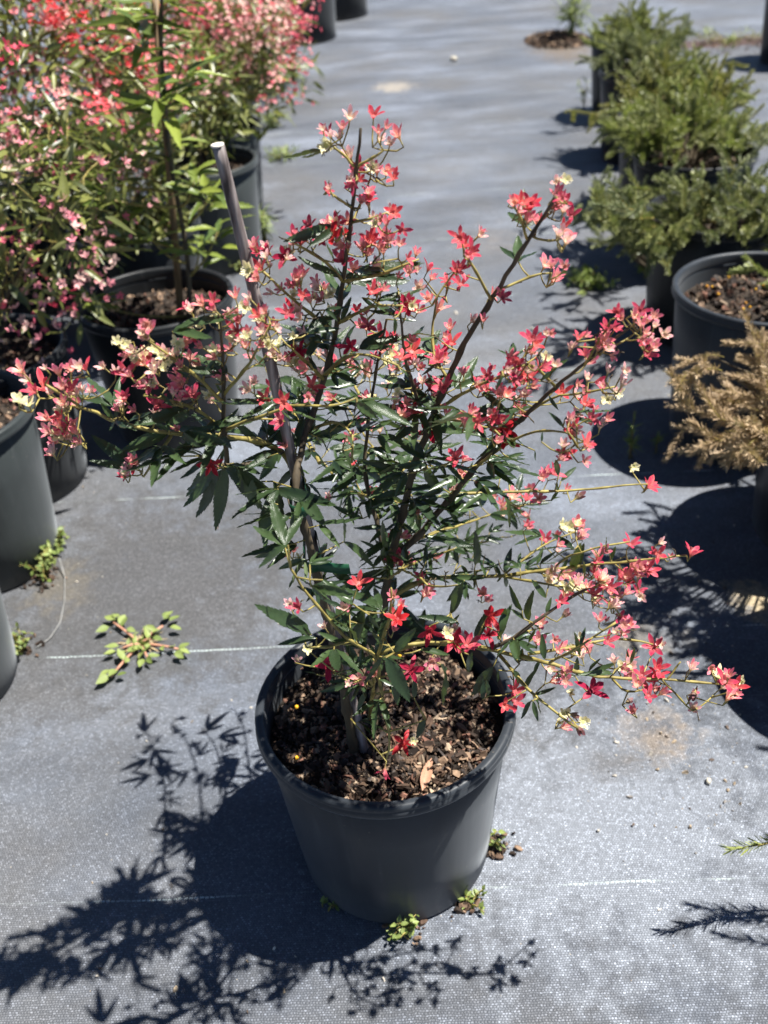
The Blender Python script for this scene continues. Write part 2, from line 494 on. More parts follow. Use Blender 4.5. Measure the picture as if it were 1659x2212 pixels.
def link(name, data, parent=None, loc=None):
    o = bpy.data.objects.new(name, data)
    col.objects.link(o)
    if parent is not None:
        o.parent = parent
    if loc is not None:
        o.location = loc
    return o
def part(name, mb, mats, parent, smooth=True, stuff=False, label=None):
    """a part whose vertices were given in the world; parents are plain Empties without rotation"""
    org = np.array(parent.location) if parent is not None else np.zeros(3)
    o = link(name, mb.mesh(name, mats, smooth, org), parent)
    if stuff:
        o['kind'] = 'stuff'
    if label:
        o['label'] = label
    return o
def thing(name, label, cat, loc, group=None):
    o = link(name, None, None, tuple(float(x) for x in loc))
    o.empty_display_size = 0.05
    o['label'] = label
    o['category'] = cat
    if group:
        o['group'] = group
    return o
def tag(o, label, cat, group=None):
    o['label'] = label
    o['category'] = cat
    if group:
        o['group'] = group
    return o
def frame(y, n, base, s):
    """4x4 with local Y along y, local Z towards n"""
    y = nrm(y)
    n = np.asarray(n, float) - y * np.dot(n, y)
    if np.linalg.norm(n) < 1e-6:
        n = np.cross(y, [0.3, 0.5, 0.8])
    z = nrm(n)
    x = np.cross(y, z)
    m = np.eye(4)
    s = np.broadcast_to(np.asarray(s, float), (3,))
    m[:3, 0], m[:3, 1], m[:3, 2], m[:3, 3] = x * s[0], y * s[1], z * s[2], base
    return m
def zframe(z, base, s, spin=0.0):
    z = nrm(z)
    x = np.cross([0.0, 1, 0] if abs(z[1]) < 0.9 else [1.0, 0, 0], z)
    x = nrm(x)
    y = np.cross(z, x)
    c, sn = math.cos(spin), math.sin(spin)
    m = np.eye(4)
    m[:3, 0], m[:3, 1], m[:3, 2], m[:3, 3] = (x * c + y * sn) * s, (y * c - x * sn) * s, z * s, base
    return m
def place(name, me, mat4, parent):
    o = bpy.data.objects.new(name, me)
    col.objects.link(o)
    m = mat4.copy()
    m[:3, 3] -= np.array(parent.location)
    o.parent = parent
    o.matrix_basis = Matrix(m.tolist())
    return o

# ------------------------------------------------------------------ ground
mb = MB()
mb.add([(-40, -6, 0), (40, -6, 0), (40, 60, 0), (-40, 60, 0)], [(0, 1, 2, 3)])
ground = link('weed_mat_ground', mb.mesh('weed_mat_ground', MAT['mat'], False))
ground['kind'] = 'structure'

# ------------------------------------------------------------------ pots
BOX_V = np.array([(x, y, z) for x in (-1, 1) for y in (-1, 1) for z in (-1, 1)], float)
BOX_F = [(0, 1, 3, 2), (4, 6, 7, 5), (0, 4, 5, 1), (2, 3, 7, 6), (0, 2, 6, 4), (1, 5, 7, 3)]
CHIP_V = np.array([(-1, -.5, -.6), (-.2, -1, -.8), (.9, -.6, -.5), (1, .5, -.7), (.1, 1, -.5), (-.8, .7, -.9),
                   (-.9, -.3, .7), (0, -.8, .9), (.8, -.4, .6), (.85, .6, .8), (.0, .8, .6), (-.7, .5, .9)], float)
CHIP_F = [(5, 4, 3, 2, 1, 0), (6, 7, 8, 9, 10, 11)] + [(i, (i + 1) % 6, 6 + (i + 1) % 6, 6 + i) for i in range(6)]
def rand_rot(r):
    q = r.normal(size=4)
    q /= np.linalg.norm(q)
    w, x, y, z = q
    return np.array([[1 - 2 * (y * y + z * z), 2 * (x * y - z * w), 2 * (x * z + y * w)],
                     [2 * (x * y + z * w), 1 - 2 * (x * x + z * z), 2 * (y * z - x * w)],
                     [2 * (x * z - y * w), 2 * (y * z + x * w), 1 - 2 * (x * x + y * y)]])
CHIP_COL = np.array([(0.030, 0.021, 0.016), (0.055, 0.038, 0.028), (0.10, 0.065, 0.045), (0.17, 0.115, 0.078), (0.27, 0.19, 0.13), (0.36, 0.285, 0.205), (0.20, 0.105, 0.075), (0.075, 0.065, 0.06)])
def potting(parent, cx, cy, z, r, n, seed, pellets=0, mound=0.012, size=(0.004, 0.013)):
    g = np.random.default_rng(seed)
    mb = MB()
    rings, seg = 9, 40
    V, Fc = [(cx, cy, z + mound)], []
    for i in range(1, rings + 1):
        rr = r * i / rings
        for j in range(seg):
            a = 2 * math.pi * j / seg
            V.append((cx + rr * math.cos(a), cy + rr * math.sin(a), z + mound * (1 - (i / rings) ** 2) + (g.random() - .5) * 0.008 * (i < rings)))
    for j in range(seg):
        Fc.append((0, 1 + j, 1 + (j + 1) % seg))
        for i in range(rings - 1):
            a, b2 = 1 + i * seg + j, 1 + i * seg + (j + 1) % seg
            Fc.append((a, a + seg, b2 + seg, b2))
    mb.add(V, Fc, 0)
    mats, cols = [], []
    for i in range(n):
        rr, a = r * 0.985 * math.sqrt(g.random()), g.random() * 2 * math.pi
        s = size[0] + (size[1] - size[0]) * g.random() ** 2.2
        m = np.eye(4)
        m[:3, :3] = rand_rot(g) @ np.diag([s, s * (0.3 + .4 * g.random()), s * (.12 + .25 * g.random())])
        m[:3, 3] = (cx + rr * math.cos(a) * 0.97, cy + rr * math.sin(a) * 0.97, z + mound * (1 - (rr / r) ** 2) + 0.001 + 0.006 * g.random())
        mats.append(m)
        k = CHIP_COL[min(int(g.random() ** 1.5 * len(CHIP_COL)), len(CHIP_COL) - 1)]
        cols.append(k * (0.6 + .55 * g.random()))
    mb.scatter(CHIP_V, CHIP_F, mats, cols, 1)
    if pellets:
        ps = MB(); ps.lathe([(0.0001, -1), (.7, -.7), (1, 0), (.7, .7), (0.0001, 1)], 8)
        pm, pc = [], []
        for i in range(pellets):
            rr, a = r * 0.9 * math.sqrt(g.random()), g.random() * 2 * math.pi
            m = np.eye(4); m[:3, :3] *= 0.0024 + .001 * g.random()
            m[:3, 3] = (cx + rr * math.cos(a), cy + rr * math.sin(a), z + mound * (1 - (rr / r) ** 2) + 0.010)
            pm.append(m); pc.append((0.75, 0.36 + .1 * g.random(), 0.03))
        mb.scatter(np.concatenate(ps.v), ps.f, pm, pc, 1)
    return part('potting_mix', mb, [MAT['mix'], MAT['chips']], parent, False, True)

def make_pot(label, x, y, R, H, Rb, mat, chips, seed, group=None, soil=0.055, pellets=0, lip=0.012, size=(0.004, 0.013), dist_soil=True):
    t = thing('plant_pot', label, 'plant pot', (x, y, 0), group)
    c = (x, y, 0)
    w = MB()
    zl = H - 0.020                                       # underside of the lip
    def rad(z):
        return Rb + (R - lip * 0.6 - Rb) * (z / H)
    w.lathe([(0.0005, 0.004), (Rb * .8, 0.004), (Rb - .006, 0.0), (Rb, 0.006), (rad(H * .33), H * .33), (rad(H * .66), H * .66), (rad(zl), zl),
             (rad(zl) - .004, zl + .004), (rad(zl) - .004, zl - .01), (rad(H - soil) - .004, H - soil - .03), (Rb - .01, 0.02), (0.0005, 0.02)], 72, 0, c)
    part('wall', w, mat, t)
    r = MB()
    r.lathe([(rad(zl) + .0006, zl - .001), (R - .002, zl - .0005), (R, zl + .004), (R - .0006, zl + .009), (R - .0016, zl + .0105), (R - .0012, zl + .0125), (R - .001, H - .004), (R - .003, H - .0006), (R - lip * .55, H), (R - lip, H - .0015), (R - lip - .001, H - .006),
             (R - lip - .0015, zl), (rad(zl) - .0046, zl - .003), (rad(zl) + .0006, zl - .001)], 72, 0, c)
    part('rim', r, mat, t)
    zi = H - soil
    ri = rad(zi) - 0.0045
    if chips:
        potting(t, x, y, zi, ri, chips, seed, pellets, size=size)
    return t

HX, HY, HH, HR = -0.017, 0.854, 0.29, 0.165
make_pot('charcoal plastic pot standing alone on the mat, holding the shrub with the bamboo stake', HX, HY, HR, HH, 0.131, MAT['pot'], 3800, 3, soil=0.047, pellets=5, size=(0.002, 0.010))
SOIL = HH - 0.047

# left rows -------------------------------------------------------
def rim_ext(x, y, R, H, side):
    th = np.linspace(0, 2 * math.pi, 181)
    a = to_px(np.stack([x + R * np.cos(th), y + R * np.sin(th), np.full(181, H)], -1))
    return a[a[:, 0].argmax() if side > 0 else a[:, 0].argmin()]
def pot_at(u, v, R, H, side):
    """centre of a pot whose rim reaches furthest right or left at this pixel"""
    P = G(u, v, H)[:2] - np.array([side * R, 0])
    for _ in range(25):
        e = rim_ext(P[0], P[1], R, H, side)
        P = P + G(u, v, H)[:2] - G(e[0], e[1], H)[:2]
    return P
gl = 'pots in the rows beside the path on the flowering side'
L3 = pot_at(505, 622, .18, .33, 1)
L5 = pot_at(557, 335, .18, .33, 1)
L6 = pot_at(563, 262, .18, .33, 1)
L7 = pot_at(615, 36, .19, .35, 1)
L2 = pot_at(144, 724, .18, .33, 1)
L4 = np.array([-0.62, 2.62])
pots_left = [
    ('grey plant pot cut by the frame, small weed and loose wire at its foot', (-0.812, 1.243), .178, .33, .145, 'pot_green', 60),
    ('grey plant pot with thick pale rim and bare bark mix, weed growing at its foot', (-0.815, 1.605), .178, .345, .140, 'pot_green', 520),
    ('dark plant pot in shade with bark mix, under the yellow-green leafy shrub', tuple(L2), .18, .33, .148, 'pot_black', 420),
    ('dark plant pot with bark mix holding the young tree tied to a brown stake', tuple(L3), .18, .33, .148, 'pot_black', 520),
    ('dark plant pot just behind the pot of the staked young tree', tuple(L4), .18, .33, .148, 'pot_black', 320),
    ('grey-green pot with broad lit rim, its side catching sun beside the bamboo stake tip', tuple(L5), .18, .33, .15, 'pot_green', 160),
    ('grey-green pot behind another, only a curve of its rim and side showing', tuple(L6), .18, .33, .15, 'pot_green', 120),
    ('grey pot under the far pink shrub, next to the big black pots', tuple(L7), .19, .36, .16, 'pot_green', 0),
    ('black pot hidden in shade under the densest pink shrub', (-1.28, 2.45), .18, .33, .148, 'pot_black', 0),
    ('black pot under the pink shrub behind the staked young tree', (-1.02, 2.95), .18, .33, .148, 'pot_black', 0),
    ('black pot in the second row under the distant pale pink shrub', (-1.1, 3.75), .18, .33, .148, 'pot_black', 0),
    ('black pot in the second row under the farthest red shrub', (-1.05, 4.9), .19, .36, .16, 'pot_black', 0),
    ('grey-green pot between the rim-only pot and the far pink shrub', (-0.6, 4.45), .18, .33, .15, 'pot_green', 0),
]
for i, (lab, p, R, H, Rb, m, ch) in enumerate(pots_left):
    make_pot(lab, p[0], p[1], R, H, Rb, MAT[m], ch, 100 + i, gl)
B8 = G(727, 80); B9 = G(795, 32)
make_pot('large black pot with one sunlit edge beside the path', B8[0] - .25, B8[1] + .02, .28, .52, .25, MAT['pot_black'], 60, 140, 'large black pots at the far end', lip=.016)
make_pot('large black pot farthest up the path, behind the other black pot', B9[0] - .25, B9[1] + .05, .28, .52, .25, MAT['pot_black'], 60, 141, 'large black pots at the far end', lip=.016)

# right row --------------------------------------------------------
gr = 'pots in the row of needle-leaved plants'
R1 = pot_at(1452, 608, .192, .355, -1)
R3 = pot_at(1365, 326, .18, .33, -1)
R3b = np.array([0.90, 2.40])
R4 = pot_at(1334, 236, .18, .33, -1)
R5 = pot_at(1293, 150, .18, .33, -1)
R6 = pot_at(1274, 78, .18, .33, -1)
R2 = np.array([0.875, 1.49])
R0 = np.array([0.845, 1.115])
RN = np.array([0.84, 0.735])
pots_right = [
    ('charcoal pot with wide rim and bark mix dotted with orange pellets', R1, .192, .355, .16, 'pot', 620, 26),
    ('charcoal pot in shade below the dead brown plant', R2, .18, .33, .15, 'pot_black', 260, 0),
    ('charcoal pot hidden under the sprawling plant behind the orange-pellet pot', R3b, .18, .33, .15, 'pot_black', 160, 0),
    ('charcoal pot with visible grey rim round the tallest bright green plant', R3, .18, .33, .15, 'pot_black', 260, 0),
    ('charcoal pot under the yellow-green needle plant', R4, .18, .33, .15, 'pot_black', 120, 0),
    ('charcoal pot under the grey-green needle plant, second from the row end', R5, .18, .33, .15, 'pot_black', 120, 0),
    ('charcoal pot at the row end, next to the weedy soil heap', R6, .18, .33, .15, 'pot_black', 260, 0),
    ('pot beyond the brown plant that casts a round shadow into the scene', R0, .18, .33, .15, 'pot', 120, 0),
    ('pot whose needle plant pokes a green tip into the scene', RN, .18, .33, .15, 'pot', 120, 0),
]
for i, (lab, p, R, H, Rb, m, ch, pe) in enumerate(pots_right):
    make_pot(lab, p[0], p[1], R, H, Rb, MAT[m], ch, 200 + i, gr, pellets=pe)
FB = G(1648, 138)
make_pot('black pot standing on its own across the mat from the needle plants', FB[0] + .19, FB[1] + .02, .22, .42, .19, MAT['pot_black'], 60, 230)

# ------------------------------------------------------------------ leaf and flower pieces
def leaf_mesh(name, mat, wr=0.25, seg=11, serr=0.05, bend=0.18, fold=0.22, curl=0.0, petiole=0.0):
    """one blade along +Y, length 1, toothed edge, folded a little along the midrib"""
    V, Fc = [], []
    for i in range(seg + 1):
        t = i / seg
        w = wr * 0.5 * (math.sin(math.pi * min(1, t ** 0.80)) ** 0.85) * (1.0 - .15 * t)
        y = petiole + t * (1 - petiole)
        z = -bend * t * t + 0.02 * math.sin(t * 7)
        x = curl * t * t
        if i in (0, seg):
            w = 0.006
        wob = 0.012 * math.sin(i * 2.1)
        V += [(x - w, y, z + fold * w + wob), (x - w * .5, y, z + fold * w * .35), (x, y, z - .002), (x + w * .5, y, z + fold * w * .35), (x + w, y, z + fold * w - wob)]
    for i in range(seg):
        for k in range(4):
            a = i * 5 + k
            Fc.append((a, a + 1, a + 6, a + 5))
    if serr:
        for i in range(1, seg - 1):
            for k, s in ((0, -1), (4, 1)):
                a, b2 = i * 5 + k, (i + 1) * 5 + k
                A, B = np.array(V[a]), np.array(V[b2])
                tip = A * .25 + B * .75 + np.array([s * serr * wr * .55, serr * .35, 0])
                V.append(tuple(tip))
                Fc.append((a, b2, len(V) - 1) if s < 0 else (a, len(V) - 1, b2))
    if petiole:
        n = len(V)
        V += [(-.008, 0, 0), (.008, 0, 0), (.008, petiole, 0), (-.008, petiole, 0)]
        Fc.append((n, n + 1, n + 2, n + 3))
    mb = MB(); mb.add(V, Fc)
    me = mb.mesh(name, mat)
    return me
LEAF = [leaf_mesh('leaf', MAT['leaf'], w, 15, .11, b, f, c) for w, b, f, c in ((.21, .10, .30, .03), (.18, .22, .15, -.05), (.23, .05, .4, .0), (.20, .30, .25, .06), (.165, -.06, .3, -.04))]

def flower_mb(kind, g):
    """five-pointed calyx on its short stalk: opens along +Z, base at the origin"""
    mb = MB()
    spec = {'r': (5, .0128, .0058, 78, .0042), 'R': (5, .0122, .0050, 52, .0046), 'p': (5, .0094, .0042, 38, .0044),
            'w': (5, .0074, .0038, 38, .0038), 'c': (5, .0054, .0032, 52, .0030), 'd': (5, .0062, .0036, 22, .0036)}[kind]
    n, L, W, op, cup = spec
    colr = {'r': ((.44, .012, .038), (.60, .05, .09)), 'R': ((.54, .026, .070), (.74, .16, .21)), 'p': ((.70, .12, .19), (.86, .42, .46)),
            'w': ((.82, .38, .40), (.90, .68, .63)), 'c': ((.86, .76, .42), (.90, .84, .58)), 'd': ((.20, .07, .08), (.34, .16, .15))}[kind]
    basec = {'r': (.40, .025, .05), 'R': (.66, .17, .17), 'p': (.82, .46, .33), 'w': (.86, .66, .45), 'c': (.72, .70, .30), 'd': (.30, .2, .14)}[kind]
    # stalk and cup
    prof = [(.00055, -.004), (.0007, 0), (.0012, cup * .4), (.0023, cup * .85), (.0027, cup)]
    th = np.arange(7) * 2 * math.pi / 7
    V = np.concatenate([np.stack([r * np.cos(th), r * np.sin(th), np.full(7, z)], -1) for r, z in prof])
    Fc = [(i * 7 + j, i * 7 + (j + 1) % 7, (i + 1) * 7 + (j + 1) % 7, (i + 1) * 7 + j) for i in range(4) for j in range(7)]
    cc = np.repeat(np.linspace(0, 1, 5), 7)[:, None]
    mb.add(V, Fc, 0, (1 - cc) * np.array((.50, .44, .14)) + cc * np.array(basec))
    for k in range(n):
        a = 2 * math.pi * (k + .12 * g.normal()) / n
        l = L * (1 + .16 * g.normal())
        w = W * (1 + .1 * g.normal())
        o = R_(op + 13 * g.normal())
        seg = 6
        r0, z0 = .0022, cup * .9
        V, C = [], []
        tilt = .25 * g.normal()
        r, z = r0, z0
        for i in range(seg + 1):
            t = i / seg
            ang = o * (.45 + .55 * min(1, t * 1.7)) + .25 * max(0, t - .6) * g.random()
            if i:
                r += l / seg * math.sin(ang); z += l / seg * math.cos(ang)
            ww = w * .5 * (0.42 + .58 * math.sin(math.pi * min(1, .12 + t * .80)) ) * (1 if t < .72 else max(0.04, 1 - ((t - .72) / .28) ** 1.5))
            for s in (-1, 0, 1):
                dx = -abs(s) * .18 * ww
                rr = r - dx * math.cos(ang) * -1 * 0.6
                zz = z + abs(s) * .30 * ww * math.sin(ang)
                yy = s * ww
                V.append((rr * math.cos(a) - yy * math.sin(a), rr * math.sin(a) + yy * math.cos(a), zz + s * tilt * ww))
                f = min(1, t * 1.5)
                c0 = np.array(basec) * (1 - f) + (np.array(colr[0]) * (1 - .35 * abs(s)) + np.array(colr[1]) * (.35 * abs(s))) * f
                if t > .85:
                    c0 = c0 * .6 + np.array(colr[1]) * .4
                C.append(c0 * (0.9 + .2 * g.random()))
        Fc = []
        for i in range(seg):
            for q in range(2):
                b2 = i * 3 + q
                Fc.append((b2, b2 + 1, b2 + 4, b2 + 3))
        mb.add(V, Fc, 0, np.clip(C, 0, 1))
    # stamens
    sc = {'r': (.62, .05, .06), 'R': (.78, .22, .2), 'p': (.85, .5, .42), 'w': (.9, .75, .6), 'c': (.93, .88, .62), 'd': (.3, .18, .12)}[kind]
    ns = 16 if kind == 'c' else 9
    for k in range(ns):
        a = 2 * math.pi * (k + .4 * g.random()) / ns
        q = R_(18 + 26 * g.random() + (15 if kind == 'c' else 0))
        l = L * (.34 + .2 * g.random()) * (1.5 if kind == 'c' else 1)
        d = np.array([math.cos(a) * math.sin(q), math.sin(a) * math.sin(q), math.cos(q)])
        s = np.array([-math.sin(a), math.cos(a), 0]) * .00028
        b0 = np.array([math.cos(a) * .0014, math.sin(a) * .0014, cup * .92])
        e = b0 + d * l
        mb.add([b0 - s, b0 + s, e + s, e - s, e + s * 3 + d * .0006, e - s * 3 + d * .0006], [(0, 1, 2, 3), (3, 2, 4, 5)], 0, sc)
    # centre disc
    th = np.arange(7) * 2 * math.pi / 7
    mb.add(np.concatenate([[(0, 0, cup * 1.02)], np.stack([.0024 * np.cos(th), .0024 * np.sin(th), np.full(7, cup * .95)], -1)]),
           [(0, 1 + j, 1 + (j + 1) % 7) for j in range(7)], 0, np.array(basec) * .8)
    return mb
g0 = np.random.default_rng(21)
FL, FLT = {}, {}
for k, cnt in (('r', 4), ('R', 6), ('p', 6), ('w', 4), ('c', 4), ('d', 2)):
    FL[k], FLT[k] = [], []
    for i in range(cnt):
        q = flower_mb(k, g0)
        FL[k].append(q.mesh('flower', MAT['petal']))
        FLT[k].append((np.concatenate(q.v), q.f, np.concatenate(q.c)))

# ------------------------------------------------------------------ the flowering shrub in the single pot
shrub = thing('flowering_shrub', 'red and pink flowering shrub with dark toothed leaves in the single charcoal pot', 'shrub', (HX, HY, SOIL))
W_T = (486.0, 189.0, .293)
W_L = (0.0, 648.0, .293)
W_M = (540.0, 810.0, .293)
W_R = (1080.0, 702.0, .3662)
W_RT = (1080.0, 0.0, .349)
W_B = (972.0, 1026.0, .3906)
W_P = (540.0, 1242.0, .358)
W_D = (0.0, 0.0, 1.0)
# main limbs: (pixels, metres behind the pot centre) from root to tip, radii root and tip
def limb(spec, r0, r1, kind):
    pts = np.array([G(u, v, SOIL) if dy is None else YP(u, v, HY + dy) for u, v, dy in spec])
    # smooth through the points
    t = np.concatenate([[0], np.cumsum(np.linalg.norm(np.diff(pts, axis=0), axis=1))])
    n = max(6, int(t[-1] / 0.012))
    tt = np.linspace(0, t[-1], n)
    q = np.stack([np.interp(tt, t, pts[:, i]) for i in range(3)], -1)
    for _ in range(2):
        q[1:-1] = (q[:-2] + 2 * q[1:-1] + q[2:]) / 4
    q[1:-1] += rng.normal(size=q[1:-1].shape) * 0.0004
    rad = np.linspace(r0, r1, n)
    return q, rad, kind
LIMBS = []
def add_limb(spec, r0, r1, kind='twig'):
    if max(s[1] for s in spec) > 1390 and max(s[0] for s in spec) > 1150 and min(s[1] for s in spec) > 1240:
        # the low fan leans out towards the open path
        spec = [(u, v, None if dy is None else dy - .15 * min(1, max(0, (u - 830) / 350))) for u, v, dy in spec]
    LIMBS.append(limb(spec, r0, r1, kind))
# trunk beside the stake, running up into the leader
add_limb([(768, 1640, None), (745, 1500, -.06), (708, 1340, -.085), (681, 1230, -.10), (664, 1160, -.10), (634, 1048, -.10), (652, 960, -.06), (694, 840, -.03), (723, 735, -.03), (741, 608, -.035), (761, 453, -.04), (770, 359, -.045), (779, 277, -.05)], .0060, .0012, 'stem')
# second stem
add_limb([(806, 1600, None), (818, 1480, .02), (828, 1330, .02), (836, 1250, .02), (848, 1185, .02), (865, 1132, .015), (892, 1015, .01), (918, 942, .0), (935, 895, -.02), (968, 820, -.04), (1005, 735, -.06), (1062, 648, -.08), (1140, 520, -.1), (1200, 425, -.12)], .0066, .0013, 'stem')
add_limb([(850, 1200, .02), (892, 1173, .02), (936, 1118, .02), (980, 1068, .02), (1026, 1009, -.02), (1100, 930, -.06), (1175, 858, -.1), (1262, 788, -.13), (1335, 725, -.15), (1385, 690, -.16)], .0040, .0010, 'stem')
add_limb([(833, 1215, .02), (818, 1140, .03), (798, 1074, .04), (786, 1030, .05), (790, 960, .06), (800, 880, .06), (815, 790, .06), (835, 690, .05)], .0030, .0010, 'stem')
add_limb([(925, 925, .0), (905, 870, -.03), (880, 800, -.05), (870, 730, -.06), (862, 640, -.06)], .0024, .0009, 'stem')
# left side
add_limb([(655, 1040, -.03), (610, 975, -.06), (550, 948, -.08), (480, 942, -.1), (366, 937, -.11), (272, 920, -.12), (188, 885, -.13), (132, 853, -.14), (97, 830, -.145)], .0036, .0010, 'twig')
add_limb([(490, 1010, -.09), (485, 930, -.1), (483, 853, -.11), (480, 760, -.12), (474, 680, -.13)], .0028, .0010, 'stem')
add_limb([(610, 975, -.06), (560, 1000, -.09), (500, 1010, -.1), (455, 1000, -.12), (430, 985, -.13)], .0026, .0012, 'stem')
add_limb([(482, 870, -.11), (430, 815, -.12), (372, 775, -.13), (330, 745, -.13), (300, 715, -.135)], .0018, .0009)
add_limb([(480, 925, -.1), (440, 890, -.11), (400, 870, -.12), (352, 860, -.13), (310, 855, -.13)], .0017, .0009)
add_limb([(370, 940, -.11), (348, 975, -.12), (325, 1005, -.13), (310, 1030, -.13)], .0019, .0010)
add_limb([(483, 853, -.11), (530, 800, -.13), (560, 750, -.14), (585, 700, -.14)], .0017, .0009)
add_limb([(485, 930, -.1), (560, 900, -.12), (640, 870, -.13), (720, 885, -.14), (770, 860, -.14)], .0018, .0009)
# off the leader
add_limb([(741, 608, -.035), (700, 555, -.05), (660, 540, -.06), (625, 520, -.07)], .0018, .0009)
add_limb([(741, 608, -.035), (800, 600, -.05), (850, 585, -.06), (905, 560, -.06)], .0018, .0009)
add_limb([(761, 480, -.04), (800, 475, -.05), (835, 460, -.055)], .0014, .0009)
add_limb([(762, 450, -.04), (735, 430, -.05), (708, 415, -.055)], .0013, .0008)
add_limb([(768, 362, -.045), (742, 335, -.05), (715, 312, -.055)], .0013, .0008)
add_limb([(769, 362, -.045), (800, 345, -.05), (828, 325, -.055)], .0013, .0008)
add_limb([(757, 490, -.04), (785, 430, -.02), (800, 385, -.01)], .0012, .0008)
add_limb([(725, 720, -.03), (680, 690, -.05), (640, 650, -.06), (590, 610, -.07), (560, 580, -.07)], .0018, .0009)
add_limb([(728, 700, -.03), (775, 670, -.05), (820, 650, -.06), (870, 660, -.07)], .0018, .0009)
add_limb([(700, 820, -.03), (650, 770, -.07), (620, 745, -.09)], .0020, .0009)
add_limb([(700, 810, -.03), (760, 760, -.07), (820, 770, -.09), (860, 790, -.1)], .0020, .0009)
add_limb([(665, 930, -.03), (720, 905, -.06), (770, 930, -.09), (760, 1000, -.1)], .0018, .0009)
# off the second stem
add_limb([(968, 820, -.04), (930, 760, -.02), (935, 690, .0), (945, 640, .0)], .0016, .0008)
add_limb([(1062, 648, -.08), (1030, 590, -.09), (1005, 545, -.1)], .0015, .0008)
add_limb([(1080, 625, -.085), (1130, 600, -.08), (1190, 590, -.08)], .0013, .0008)
add_limb([(1150, 510, -.1), (1180, 525, -.11), (1215, 515, -.11)], .0012, .0008)
add_limb([(1140, 520, -.1), (1125, 470, -.11), (1110, 445, -.12)], .0013, .0008)
add_limb([(940, 885, -.02), (1000, 850, -.06), (1050, 820, -.08), (1100, 815, -.1), (1160, 770, -.1)], .0019, .0009)
add_limb([(1100, 930, -.06), (1150, 880, -.08), (1210, 850, -.1), (1270, 850, -.11), (1330, 835, -.12)], .0016, .0008)
add_limb([(1026, 1009, -.02), (1090, 960, -.08), (1160, 930, -.13), (1230, 930, -.16), (1275, 960, -.17)], .0017, .0008)
add_limb([(935, 895, -.02), (985, 910, -.08), (1040, 900, -.13), (1080, 940, -.16)], .0017, .0008)
add_limb([(980, 1068, .02), (1080, 1062, .03), (1202, 1061, .03), (1308, 1055, .03), (1382, 1040, .03), (1398, 1046, .03)], .0020, .0009)
add_limb([(892, 1015, .01), (960, 1010, -.08), (985, 985, -.12)], .0014, .0008)
add_limb([(1262, 788, -.13), (1290, 745, -.14), (1320, 690, -.15)], .0013, .0008)
add_limb([(1200, 835, -.11), (1160, 790, -.12), (1130, 770, -.13), (1080, 810, -.14)], .0015, .0008)
# pale shoots reaching away behind
add_limb([(880, 1170, .03), (972, 1141, .12), (1066, 1110, .2), (1144, 1085, .25)], .0020, .0010)
add_limb([(860, 1230, .03), (930, 1200, .1), (1010, 1180, .17), (1085, 1160, .22)], .0020, .0009)
add_limb([(798, 1074, .04), (745, 1060, .14), (700, 1000, .22), (660, 960, .26)], .0022, .0009)
add_limb([(798, 1090, .04), (850, 1040, .14), (900, 980, .22), (930, 900, .26)], .0022, .0009)
add_limb([(690, 1000, .0), (640, 900, .15), (600, 840, .22), (575, 800, .26)], .0022, .0009)
add_limb([(800, 900, .06), (760, 820, .16), (700, 780, .24), (650, 740, .28)], .0022, .0009)
add_limb([(865, 1132, .015), (830, 1000, .15), (780, 930, .26), (750, 880, .30)], .0022, .0009)
# right lower fan
add_limb([(832, 1300, .02), (900, 1255, .03), (972, 1245, .03), (1085, 1245, .02), (1190, 1229, .01), (1312, 1217, .0), (1400, 1208, -.01), (1484, 1200, -.015)], .0030, .0010, 'twig')
add_limb([(1085, 1245, .02), (1167, 1178, .05), (1242, 1149, .06)], .0016, .0008)
add_limb([(1190, 1229, .01), (1230, 1200, -.02), (1300, 1180, -.03), (1360, 1170, -.03)], .0014, .0008)
add_limb([(1085, 1245, .02), (1180, 1260, -.02), (1250, 1275, -.03), (1310, 1290, -.03), (1340, 1330, -.03)], .0016, .0008)
add_limb([(822, 1420, .02), (900, 1388, .0), (1015, 1391, -.02), (1073, 1407, -.03), (1187, 1432, -.03), (1253, 1456, -.03), (1323, 1467, -.03), (1429, 1467, -.035), (1560, 1478, -.04)], .0034, .0011, 'twig')
add_limb([(1060, 1400, -.03), (1089, 1393, -.02), (1140, 1358, .0), (1191, 1315, .02), (1253, 1280, .03), (1300, 1255, .03)], .0022, .0010, 'stem')
add_limb([(1077, 1413, -.03), (1120, 1467, -.05), (1152, 1502, -.06), (1206, 1542, -.07), (1250, 1575, -.07)], .0020, .0009)
add_limb([(1140, 1413, -.03), (1234, 1401, -.01), (1312, 1378, .0), (1382, 1380, .0), (1410, 1392, .0)], .0018, .0008)
add_limb([(1187, 1432, -.03), (1245, 1400, -.06), (1290, 1370, -.07), (1330, 1345, -.07)], .0014, .0008)
add_limb([(1429, 1467, -.035), (1470, 1510, -.04), (1495, 1535, -.04)], .0012, .0008)
add_limb([(1323, 1467, -.03), (1350, 1500, -.05), (1390, 1490, -.05)], .0013, .0008)
add_limb([(1440, 1468, -.035), (1460, 1445, -.03), (1470, 1430, -.03)], .0012, .0008)
